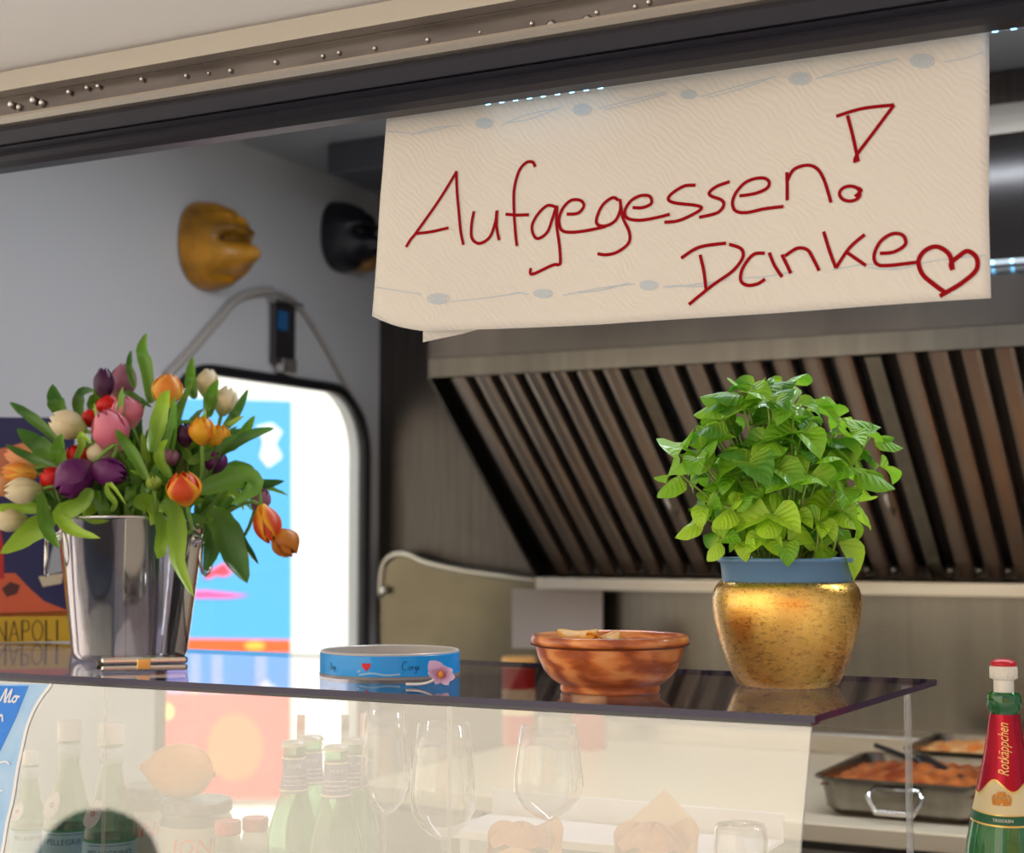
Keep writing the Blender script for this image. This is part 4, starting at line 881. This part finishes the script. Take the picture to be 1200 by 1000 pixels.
# leaves: pixel polylines base -> tip, max width px, depth shift, tone
LV = [([(177,473),(172,430),(167,410),(172,390)],17,.03,0),([(158,455),(152,430),(154,410)],9,.06,1),([(228,468),(224,445),(226,418)],15,.05,0),([(243,490),(248,465),(256,445)],17,.02,0),([(262,502),(277,485),(291,456)],13,.02,1),
 ([(268,528),(285,510),(299,487)],15,0,0),([(220,542),(262,526),(295,510),(322,502)],16,-.03,1),([(285,545),(292,565),(300,570),(334,564)],20,0,3),([(74,490),(66,470),(62,450)],22,.05,1),([(72,520),(45,495),(25,480),(11,471)],14,.03,1),
 ([(96,498),(92,475),(97,460),(111,458)],15,.03,3),([(72,540),(45,520),(20,502)],24,0,1),([(68,550),(35,535),(6,521)],12,.0,1),([(66,600),(50,612),(25,630),(0,649)],30,-.06,2),([(47,578),(52,610),(58,628),(70,643)],18,-.08,0),
 ([(106,572),(95,590),(70,602),(85,622),(118,631)],22,-.09,2),([(60,596),(30,595),(-20,594)],14,-.04,2),([(177,530),(185,500),(193,470),(199,457)],21,-.08,2),([(172,562),(158,535),(145,515),(135,503)],15,-.08,0),([(200,560),(188,540),(189,525),(197,515)],14,-.07,2),
 ([(222,542),(214,515),(200,497),(196,494)],14,-.02,0),([(190,494),(210,495),(228,494)],6,-.02,0),([(232,575),(262,565),(290,560),(296,572),(270,592)],28,-.06,0),([(188,590),(203,600),(207,635),(208,660),(227,700)],24,-.12,2),([(185,600),(190,625),(186,648),(184,655)],18,-.11,2),
 ([(246,596),(262,620),(275,655),(290,684)],38,-.06,1),([(265,598),(285,635),(303,662)],10,-.04,3),([(246,598),(248,635),(240,670)],24,-.05,1),([(155,588),(170,590),(180,602),(176,616)],25,-.1,2),([(115,575),(105,592),(98,606)],24,-.08,2),
 ([(73,548),(69,530),(73,508)],20,-.05,0),([(130,600),(135,590),(126,576),(130,568),(148,592)],8,-.1,2),([(150,590),(145,575),(140,560)],20,-.06,0),([(180,556),(165,555),(152,551)],6,-.08,2),([(120,590),(118,578),(110,565)],22,-.05,0),
 ([(168,600),(160,560),(150,535)],14,-.06,0),([(210,600),(222,590),(240,586)],12,-.08,0),([(104,480),(112,468),(122,465)],14,.04,0),([(88,540),(96,522),(95,510),(108,520)],10,-.05,2),([(262,560),(285,575),(300,590)],10,-.02,1),([(120,470),(114,458),(116,446)],10,.03,2),([(205,590),(200,570),(186,556)],16,-.07,0),
 ([(140,470),(150,462),(165,470),(178,478)],9,.01,1),([(250,610),(225,606),(205,590)],12,-.07,1)]
def blade(pts, wd, tone, par, twist=.25, nv=12):
    ps = spline(pts, max(2, nv//(len(pts)-1))); n_ = len(ps)
    sides = []
    for i, p in enumerate(ps):
        t = (ps[min(i+1, n_-1)]-ps[max(i-1, 0)]).normalized(); v = (p-ORG).normalized(); sd = t.cross(v).normalized(); nr = sd.cross(t).normalized()
        a = twist*math.sin(2.2*i/n_+par['seed_'] if 'seed_' in par else 2.2*i/n_); sides.append((sd*math.cos(a)+nr*math.sin(a), nr*math.cos(a)-sd*math.sin(a)))
    def fn(u, v):
        i = min(n_-1, int(round(v*(n_-1)))); a = (u-.5)*2; w_ = wd/2*1.85*((v+.06)**.55)*((1-v)**.72)*(1+.06*math.sin(v*19+n_))
        return ps[i] + sides[i][0]*a*w_ - sides[i][1]*(abs(a)**1.3)*w_*.55
    m = MB().grid(fn, 4, n_-1); return m.build('leaf', lg[tone], par)
for pts, wpx, do, tone in LV:
    n_ = len(pts); W3 = []
    for i, (a, b) in enumerate(pts):
        f_ = i/(n_-1); W3.append(P(a, b, D=DBK+do+(.03*math.sin(f_*3)-.01)))
    root = min(tul, key=lambda q: (q[1]-W3[0]).length)[0]
    blade(W3, wpx*1.12/FPX*(DBK+do), tone, root)
random.seed(21)
for i in range(150):                                   # inner foliage filling the bunch
    a = i*2.399; el = R(random.uniform(4, 88)); rr_ = random.uniform(.10, .185)
    d = Vector((math.cos(a)*math.cos(el), math.sin(a)*math.cos(el), math.sin(el)))
    if -d.dot(fw) > .25: rr_ = random.uniform(.06, .105)
    if d.dot(rt) > .3: rr_ *= 1.15
    b0_ = mouth+Vector((d.x*.06, d.y*.06, -.01)) + d*rr_*.25; tp_ = mouth+d*rr_+Vector((0, 0, random.uniform(-.02, .01)))
    md_ = lerp(b0_, tp_, .5)+Vector((random.uniform(-.01, .01), random.uniform(-.01, .01), .022*math.cos(el)))
    root = min(tul, key=lambda q: (q[1]-tp_).length)[0]
    blade([b0_, md_, tp_+Vector((0, 0, -.02*random.random()*math.cos(el)))], random.uniform(.016, .026), random.choice((0, 1, 3, 0, 1, 2)), root, .9, 8)

# ------------------------------------------------------------------ things behind the front glass
M['green'] = clear('green_bottle_glass', (.10, .62, .26), base=.03, body=(24, 140, 66), bodyf=.5)
M['palegreen'] = clear('pale_green_glass', (.55, .78, .58), base=.03, body=(130, 176, 132), bodyf=.4)
def at(px, py, y, z=SC):
    p = P(px, py, Y=y); return Vector((p.x, y, z)), p.z
cyl_text_cache = {}
def wrap_text(par, s, size, c, r, az, h0, m, rot90=False, shear=.0, rf=None, centre=True, nm='lettering'):
    vs, fs = text_mesh(s, size); w_ = max(v.x for v in vs)
    mb = MB()
    def f(x, y):
        x, y = x-(w_/2 if centre else 0)+shear*y, y
        if rot90: x, y = -y, x
        rad = rf(h0+y) if rf else r
        return Vector((c.x+rad*math.cos(az+x/rad), c.y+rad*math.sin(az+x/rad), c.z+h0+y))
    subdiv_text(vs, fs, f, mb); return mb.build(nm, m, par, smooth=False)
blk = mat('label_ink', (30, 60, 110), .5)
def mineral(px, py, y, lb, tagpx=None):
    c, zt = at(px, py, y); H = zt-SC; t = thing('mineral_water_bottle', c, lb, 'bottle', 'white-capped mineral water bottles'); s = H/.225
    MB().lathe([(r*s, z*s) for r, z in ((.001,.002),(.028,0),(.0325,.006),(.0325,.078),(.031,.096),(.025,.122),(.0175,.150),(.0135,.172),(.013,.194),(.0145,.197),(.013,.2),(.012,.205))], c, 32).build('glass_body', M['palegreen'], t)
    MB().lathe([(.0142*s,.200*s),(.0158*s,.201*s),(.0160*s,.222*s),(.0145*s,.225*s),(.001,.225*s)], c, 32, cap=(True, False)).build('cap', mat('white_cap', (240, 236, 226), .45), t, sharp=40)
    MB().lathe([(.0140*s,.176*s),(.0146*s,.176*s),(.0146*s,.196*s),(.0140*s,.196*s)], c, 32).build('neck_band', mat('neck_band', (196, 216, 220), .5), t)
    bl_ = MB().lathe([(.0328*s,.022*s),(.0329*s,.084*s)], c, 32).build('body_label', mat('label_blue', (168, 212, 228), .5), t)
    MB().lathe([(.0328*s,.084*s),(.0325*s,.0875*s)], c, 32).build('label_rim', mat('label_rim_green', (30, 130, 80), .5), t)
    az = math.atan2(-c.y, -c.x)
    wrap_text(bl_, 'PELLEGRINO', .0105*s, c, .0332*s, az, .068*s, blk)
    cyl_print(bl_, c, .0331*s, az, .081*s, [[(-.028*s, 0), (0, 0), (.028*s, 0)]], .0008, blk, 'label_line')
    # oval tag on the shoulder
    hb = .118*s; nr = Vector((math.cos(az-.75), math.sin(az-.75), .55)).normalized(); tc_ = c+Vector((math.cos(az-.75)*.0285*s, math.sin(az-.75)*.0285*s, hb)); xx = nr.cross(Vector((0,0,1))).normalized(); yy = xx.cross(nr)
    el_ = [tc_+nr*.001+xx*.012*s*math.cos(a*.314)*(1-.2*math.sin(a*.314))+yy*.018*s*math.sin(a*.314) for a in range(20)]
    otg = MB().prism(el_, nr*.0008).build('oval_tag', mat('tag_white', (232, 228, 226), .5), t, smooth=False)
    MB().tube([tc_+nr*.0022+xx*.0028*s*math.cos(a*.785)+yy*.0028*s*math.sin(a*.785) for a in range(9)], .0007, 4).build('tag_star', mat('tag_red', (210, 110, 80), .5), otg)
mineral(82, 845, 1.60, 'white-capped mineral water bottle, left of the pair by the blue sticker')
mineral(131, 848, 1.56, 'white-capped mineral water bottle, right of the pair and left of the lemon')
mineral(36, 880, 1.66, 'mineral water bottle farthest left, half behind the sticker')
# lemon on two jars
def jar(px, y, zt, r, lidc, lb, txt=None, grp=None, lh=.014):
    c, _ = at(px, 900, y); H = zt-SC; t = thing('preserve_jar', c, lb, 'jar', grp)
    MB().lathe([(.001,.001),(r*.9,0),(r,.005),(r,H-.026),(r*.88,H-.016),(r*.88,H-lh)], c, 32, cap=(False, True)).build('glass_body', clear('jar_glass', (.8, .78, .72), body=(176, 172, 150), bodyf=.55), t)
    MB().lathe([(r*.93,H-lh-.002),(r*.97,H-lh),(r*.97,H-.002),(r*.92,H),(r*.5,H-.001),(.001,H-.001)], c, 32).build('lid', mat('jar_lid', lidc, .4, .3, c2=[min(255, q+22) for q in lidc], scale=90), t, sharp=40)
    if txt:
        az = math.atan2(-c.y, -c.x)
        MB().lathe([(r*1.003, .015), (r*1.003, H-.030)], c, 32).build('label', mat('jar_label', (206, 200, 180), .5), t)
        wrap_text(t, txt, .028, c, r*1.012, az-.15, H-.062, mat('jar_lettering', (240, 96, 0), .5), shear=.15)
zj = P(190, 933, Y=1.60).z
jar(168, 1.66, zj, .036, (120, 118, 112), 'large preserve jar lettered in orange, left one under the lemon', 'ORANGE')
jar(231, 1.605, zj, .046, (112, 110, 106), 'large preserve jar with a dark lid, right one under the lemon', 'ION')
lc, _ = at(211, 900, 1.60); lr = .0345; lz = zj+lr-.001; lemon = thing('lemon', (lc.x, lc.y, zj), 'whole yellow lemon lying on the dark-lidded jars', 'fruit')
Ml = Matrix.Rotation(YAW, 4, 'Z') @ Matrix.Rotation(R(-84), 4, 'Y')
MB().lathe([(r, z) for r, z in ((.0005,.052),(.004,.0505),(.007,.046),(.012,.0415),(.021,.034),(.030,.02),(.0345,.003),(.0335,-.012),(.028,-.027),(.018,-.037),(.008,-.041),(.004,-.043),(.0005,-.0435))], (lc.x, lc.y, lz), 32, M=Ml).build('rind', mat('lemon_rind', (255, 166, 0), .4, bump=.4, scale=140, sub=.1), lemon)
MB().lathe([(.0005,-.046),(.003,-.0455),(.0035,-.043)], (lc.x, lc.y, lz), 10, M=Ml).build('stem_end', mat('lemon_stem', (150, 150, 60), .6), lemon)
z2 = P(268, 962, Y=1.56).z
jar(268, 1.56, z2, .0165, (206, 92, 78), 'small jar with a red lid, left of the pair beside the dark-lidded jar', None, 'small red-lidded jars')
jar(300, 1.60, P(300, 958, Y=1.60).z, .0165, (214, 108, 92), 'small jar with a red lid, right of the pair, next to the crown-capped bottles', None, 'small red-lidded jars')
# crown-capped bottles
def crown(px, py, y, lb):
    c, zt = at(px, py, y); H = zt-SC; t = thing('crown_cap_bottle', c, lb, 'bottle', 'crown-capped green bottles')
    MB().lathe([(.001,.002),(.026,0),(.031,.006),(.031,H-.115),(.030,H-.105),(.024,H-.085),(.0165,H-.062),(.0135,H-.04),(.0128,H-.014),(.0138,H-.011),(.0128,H-.008),(.0125,H-.003)], c, 32).build('glass_body', M['palegreen'], t)
    pr_ = [(.0148,-.0065),(.0146,-.004),(.0132,-.001),(.010,0),(.001,.0005)]; m = MB(); o = 0
    for r, z in pr_:
        for k_ in range(42): a = 2*math.pi*k_/42; q = r*(1+(.05 if k_ % 2 else 0)*(z < -.0035)); m.v.append(c+Vector((q*math.cos(a), q*math.sin(a), H+z)))
    for i in range(4):
        for k_ in range(42): k2 = (k_+1) % 42; m.face((i*42+k_, i*42+k2, (i+1)*42+k2, (i+1)*42+k_))
    m.build('crown_cap', mat('cap_cream', (222, 224, 206), .35, .3), t)
    az = math.atan2(-c.y, -c.x)
    MB().lathe([(.0134,H-.020),(.0137,H-.020),(.0140,H-.038),(.0170,H-.058),(.0166,H-.059)], c, 32).build('neck_label', mat('neck_violet', (140, 134, 172), .5), t)
    for z_, r_ in ((H-.021, .0142), (H-.0575, .0173)): MB().lathe([(r_, z_), (r_, z_+.0025)], c, 32).build('label_border', mat('label_white', (240, 238, 226), .5), t)
    for k_ in range(3): cyl_print(t, c, .0150+.0006*k_, az, H-.040-.005*k_, [[(-.015, 0), (0, 0), (.015, 0)]], .0009, mat('label_white2', (232, 230, 236), .5), 'label_line')
    wrap_text(t, 'MONI', .0065, c, .0145, az, H-.031, mat('label_white3', (240, 240, 244), .5))
crown(365, 862, 1.64, 'crown-capped green bottle at the back left of the group of four')
crown(415, 865, 1.62, 'crown-capped green bottle at the back right, next to the wine glasses')
crown(345, 868, 1.55, 'crown-capped green bottle at the front left of the group of four')
crown(394, 873, 1.54, 'crown-capped green bottle at the front right of the group of four')
# wine glasses
def wine(px, y, ytop, ybot, wpx, lb):
    c, zt = at(px, ytop, y); zb_ = P(px, ybot, Y=y).z; D = (c-ORG).dot(fw); R_ = wpx/2/FPX*D; h = zt-zb_; H0 = zb_-SC
    t = thing('wine_glass', c, lb, 'glass', 'wine glasses behind the front glass')
    pr_ = [(.0035, 0), (.42, .05), (.75, .14), (.94, .25), (1, .37), (.97, .52), (.88, .75), (.78, 1.0)]
    out = [(r*R_ if i else .0035, H0+z*h) for i, (r, z) in enumerate(pr_)]; inn = [(max(.001, r-.0011), z+(.001 if i < 2 else 0)) for i, (r, z) in enumerate(out)][::-1]
    MB().lathe(out+inn, c, 40).build('cup', M['crystal'], t)
    MB().lathe([(.0036, H0), (.003, H0-.02), (.003, .02), (.006, .008), (.030, .002), (.031, .0005), (.001, .0002)], c, 32).build('stem_and_foot', M['crystal'], t)
wine(452, 1.60, 834, 955, 62, 'wine glass nearest the crown-capped bottles')
wine(520, 1.55, 848, 985, 78, 'wine glass in the middle of the row of three')
wine(643, 1.52, 850, 962, 84, 'wine glass farthest right, behind the wooden bowl end of the shelf')
gl4, _ = at(868, 968, 1.50)
t4 = thing('tumbler', gl4, 'faint upturned tumbler at the right end behind the front glass', 'glass'); zt4 = P(868, 966, Y=1.5).z-SC
MB().lathe([(.028,.0005),(.029,.001),(.026,zt4-.004),(.023,zt4),(.001,zt4),(.001,zt4-.002),(.022,zt4-.003),(.0245,zt4-.006),(.0275,.001)], gl4, 32).build('tumbler_body', M['crystal'], t4)
# straws / sticks in a cup
for i, (px, py, y, col, lb) in enumerate(((350, 838, 1.72, (240, 150, 110), 'orange paper straw behind the crown-capped bottles'), (402, 838, 1.74, (150, 140, 120), 'grey paper straw behind the crown-capped bottles'), (424, 836, 1.74, (244, 170, 130), 'peach paper straw beside the nearest wine glass'))):
    c, zt = at(px, py, y); p0 = c+Vector((.0, 0, 0)); p1 = Vector((c.x+.004, c.y, zt)); t = MB().tube([p0, p1], .0055, 10); tag(t.build('paper_straw', mat('straw_paper', col, .6, c2=(240, 232, 220), scale=60), off=c), lb, 'straw', 'paper straws')
# white tray with two wrapped sandwiches and a napkin
tx0, tx1 = P(560, 950, Y=1.72).x, P(905, 950, Y=1.72).x; tz = P(600, 927, Y=1.76).z
tray = thing('white_tray', ((tx0+tx1)/2, 1.7, SC), 'white raised serving tray behind the front glass', 'tray')
MB().box((tx0, 1.62, tz-.034), (tx1, 1.76, tz-.028)).build('plate', mat('white_plastic', (240, 238, 232), .3), tray, smooth=False, bevel=.002)
for a, b in (((tx0, 1.755), (tx1, 1.762)), ((tx0, 1.615), (tx1, 1.621))): MB().box((a[0], a[1], tz-.034), (b[0], b[1], tz-(.0 if a[1] > 1.7 else .024))).build('rim', mat('white_plastic2', (244, 242, 236), .3), tray, smooth=False, bevel=.002)
for x_ in (tx0+.02, tx1-.03): MB().box((x_, 1.64, SC), (x_+.012, 1.74, tz-.034)).build('leg', mat('white_plastic3', (226, 224, 218), .3), tray, smooth=False)
kraft = mat('kraft_paper', (236, 178, 112), .7, c2=(226, 160, 92), scale=12, bump=.4)
def wrap(px, ytop, wpx, y, lb):
    c, zt = at(px, ytop, y); D = (c-ORG).dot(fw); W_ = wpx/2/FPX*D; H = zt-SC; t = thing('wrapped_sandwich', c, lb, 'sandwich', 'wrapped sandwiches behind the front glass')
    def fn(u, v):
        a = 2*math.pi*u; r = W_*(.72+.28*v)*(1+.05*math.sin(5*a+1)+.03*math.sin(9*a)); zz_ = H*v*(.86+.10*math.cos(a-1.2)*v+.05*math.sin(3*a)*v)
        return (c.x+r*math.cos(a), c.y+r*.55*math.sin(a), SC+zz_)
    MB().grid(fn, 36, 8).build('paper_wrap', kraft, t, solid=.001)
    MB().grid(lambda u, v: (c.x+W_*.86*v*math.cos(2*math.pi*u), c.y+W_*.48*v*math.sin(2*math.pi*u), SC+H*(.80+.14*math.cos(v*1.5)+.02*math.sin(12*u*math.pi))), 24, 6).build('bread', mat('bread_crust', (206, 128, 76), .6, c2=(226, 160, 100), scale=30), t)
wrap(612, 955, 96, 1.53, 'sandwich in brown paper below the right wine glass')
wrap(765, 955, 104, 1.54, 'sandwich in brown paper with a paper peak behind it, right of the other')
nk = [P(a, b, Y=1.60) for a, b in ((738,962),(779,925),(812,962),(806,1010),(742,1010))]
tag(MB().prism(nk, (0, .003, 0)).build('paper_napkin', mat('peach_napkin', (246, 214, 172), .7), off=P(775, 1010, Y=1.6), smooth=False), 'pointed peach napkin rising behind the right sandwich', 'napkin')

# ------------------------------------------------------------------ sparkling wine bottles, right
def sekt(px, py, D, lb):
    p = P(px, py, D=D); H = p.z-SC; c = Vector((p.x, p.y, SC)); t = thing('sparkling_wine_bottle', c, lb, 'bottle', 'sparkling wine bottles with red neck foil'); az = math.atan2(-c.y, -c.x)
    q = lambda ypx: (P(px, ypx, D=D).z-SC)              # heights read off the bottle itself
    k_ = D/FPX; pf = [(1.0, q(992)), (.001, 0)]
    zs = [(811, 16), (822, 18.5), (832, 17.5), (836, 16.5), (860, 20), (890, 25), (920, 32), (945, 38), (965, 42), (985, 46), (1000, 48)]
    prof = [(r*k_, q(y_)) for y_, r in zs][::-1]; prof = [(.001, .003), (46*k_, 0), (50*k_, .008), (50*k_, q(1012))]+prof
    MB().lathe(prof, c, 48, cap=(False, True)).build('glass_body', M['green'], t)
    def rad(h):
        for (r0, z0), (r1, z1) in zip(prof[2:], prof[3:]):
            if z0 <= h <= z1 and z1 > z0: return lerp(r0, r1, (h-z0)/(z1-z0))
        return prof[-1][0]
    MB().lathe([(17.6*k_, q(832)), (19.8*k_, q(829)), (19.8*k_, q(816)), (17.6*k_, q(812))], c, 48).build('neck_collar', M['green'], t, sharp=40)
    foil = mat('red_foil', (176, 10, 40), .25, .6, bump=.25, scale=60, stretch=(1, 1, .2))
    hs = [q(836)+(q(940)-q(836))*i/12 for i in range(13)]
    nf_ = MB().lathe([(rad(h)+.0006, h) for h in hs][::-1], c, 48).build('neck_foil', foil, t)
    # shoulder label: wavy-topped, cream with gold rims and a green band below
    m1, m2, m3, m4 = MB(), MB(), MB(), MB()
    def tp(a): a = abs(a); return 918 + 10*math.cos(a*5.2)*-1 + 4*a
    def bt(a): return 947-7*abs(a)+3
    def band(mb, f0, f1, off, a0=-1.35, a1=1.35, n_=40, nv=4):
        mb.grid(lambda u, v: (lambda a, h: Vector((c.x+(rad(h)+off)*math.cos(az+a), c.y+(rad(h)+off)*math.sin(az+a), c.z+h)))(lerp(a0, a1, u), q(lerp(f0(lerp(a0, a1, u)), f1(lerp(a0, a1, u)), v))), n_, nv)
    tpf = lambda a: 922 - 14*math.cos(2.4*(a+.45))**2 + 5*abs(a)
    btf = lambda a: 945 + 3*math.cos(a*1.2)
    band(m1, lambda a: tpf(a)+.5, btf, .0009); lb_ = m1.build('label', mat('label_cream', (226, 208, 160), .5), t)
    band(m2, lambda a: tpf(a)-1.6, lambda a: tpf(a)+.8, .0012); band(m2, lambda a: btf(a)+11, lambda a: btf(a)+13, .0012); band(m2, lambda a: btf(a)-.6, lambda a: btf(a)+.8, .0012); m2.build('gold_rim', mat('gold_rim', (228, 196, 110), .3, .6), lb_)
    band(m3, btf, lambda a: btf(a)+12, .0009); m3.build('green_band', mat('band_green', (20, 92, 58), .4), t)
    gold = mat('crest_gold', (206, 130, 40), .4, .3)
    hc = q(934); rc = rad(hc)+.0016
    cr_ = [[(7*math.cos(a*.524), 8*math.sin(a*.524)) for a in range(13)], [(-4,-5),(-4,4),(-1,0),(0,5),(1,0),(4,4),(4,-5)], [(-5,8),(-3,12),(0,9),(3,12),(5,8)], [(-9,-3),(-10,5),(-7,9)], [(9,-3),(10,5),(7,9)], [(-2,-4),(2,-4),(2,2),(-2,2),(-2,-4)]]
    cyl_print(lb_, c, rc, az-.14, hc, [[(x*k_, y*k_) for x, y in s_] for s_ in cr_], 2.2*k_, gold, 'crest')
    rdf = lambda h: rad(h)+.0014
    wrap_text(t, 'TROCKEN', 5*k_, c, rad(q(955)), az-.1, q(955), mat('label_white4', (232, 232, 220), .5), rf=lambda h: rad(q(955))+.003)
    vs, fs = text_mesh('Rotkäppchen', 17.5*k_); w_ = max(v.x for v in vs); mb = MB(); hb = q(905); sc__ = (q(846)-q(905))/w_
    def f(x, y):
        h = hb+x*sc__; x2 = y+.0; xs = x2-5*k_ + 0*x; h += .25*y
        rad_ = rad(h)+.0013; return Vector((c.x+rad_*math.cos(az-xs/rad_-.05), c.y+rad_*math.sin(az-xs/rad_-.05), c.z+h))
    subdiv_text(vs, fs, f, mb); mb.build('lettering', mat('foil_gold', (238, 206, 130), .35, .3), nf_, smooth=False, label='gold lettering running up the red foil')
    MB().lathe([(11.5*k_, q(812)), (11.5*k_, q(797)), (15*k_, q(795)), (15*k_, q(781)), (13*k_, q(779))], c, 48, cap=(False, True)).build('stopper', mat('white_stopper', (232, 226, 214), .4), t, sharp=40); stp = bpy.data.objects[-1] if 0 else t.children[-1]
    m = MB()
    for i in range(28):
        a = 2*math.pi*i/28; d = Vector((math.cos(a), math.sin(a), 0)); m.tube([c+d*15.2*k_+Vector((0,0,q(795))), c+d*15.2*k_+Vector((0,0,q(782)))], .8*k_, 4)
    sr = m.build('stopper_ribs', mat('white_stopper2', (240, 234, 222), .4), stp); sr['kind'] = 'stuff'
    MB().lathe([(14.6*k_, q(781)), (15*k_, q(779)), (14*k_, q(776)), (9*k_, q(773)), (.001, q(772.5))], c, 48).build('stopper_top', mat('stopper_red', (196, 18, 30), .35), stp)
sekt(1176, 790, 1.60, 'sparkling wine bottle with red foil and a red-and-white stopper, at the right')
sekt(1226, 812, 1.74, 'second sparkling wine bottle cut by the right photo edge, behind the first')
for o in bpy.data.objects:
    if 'seed_' in o: del o['seed_']
print('leaves', nleaf, 'objects', len(bpy.data.objects))
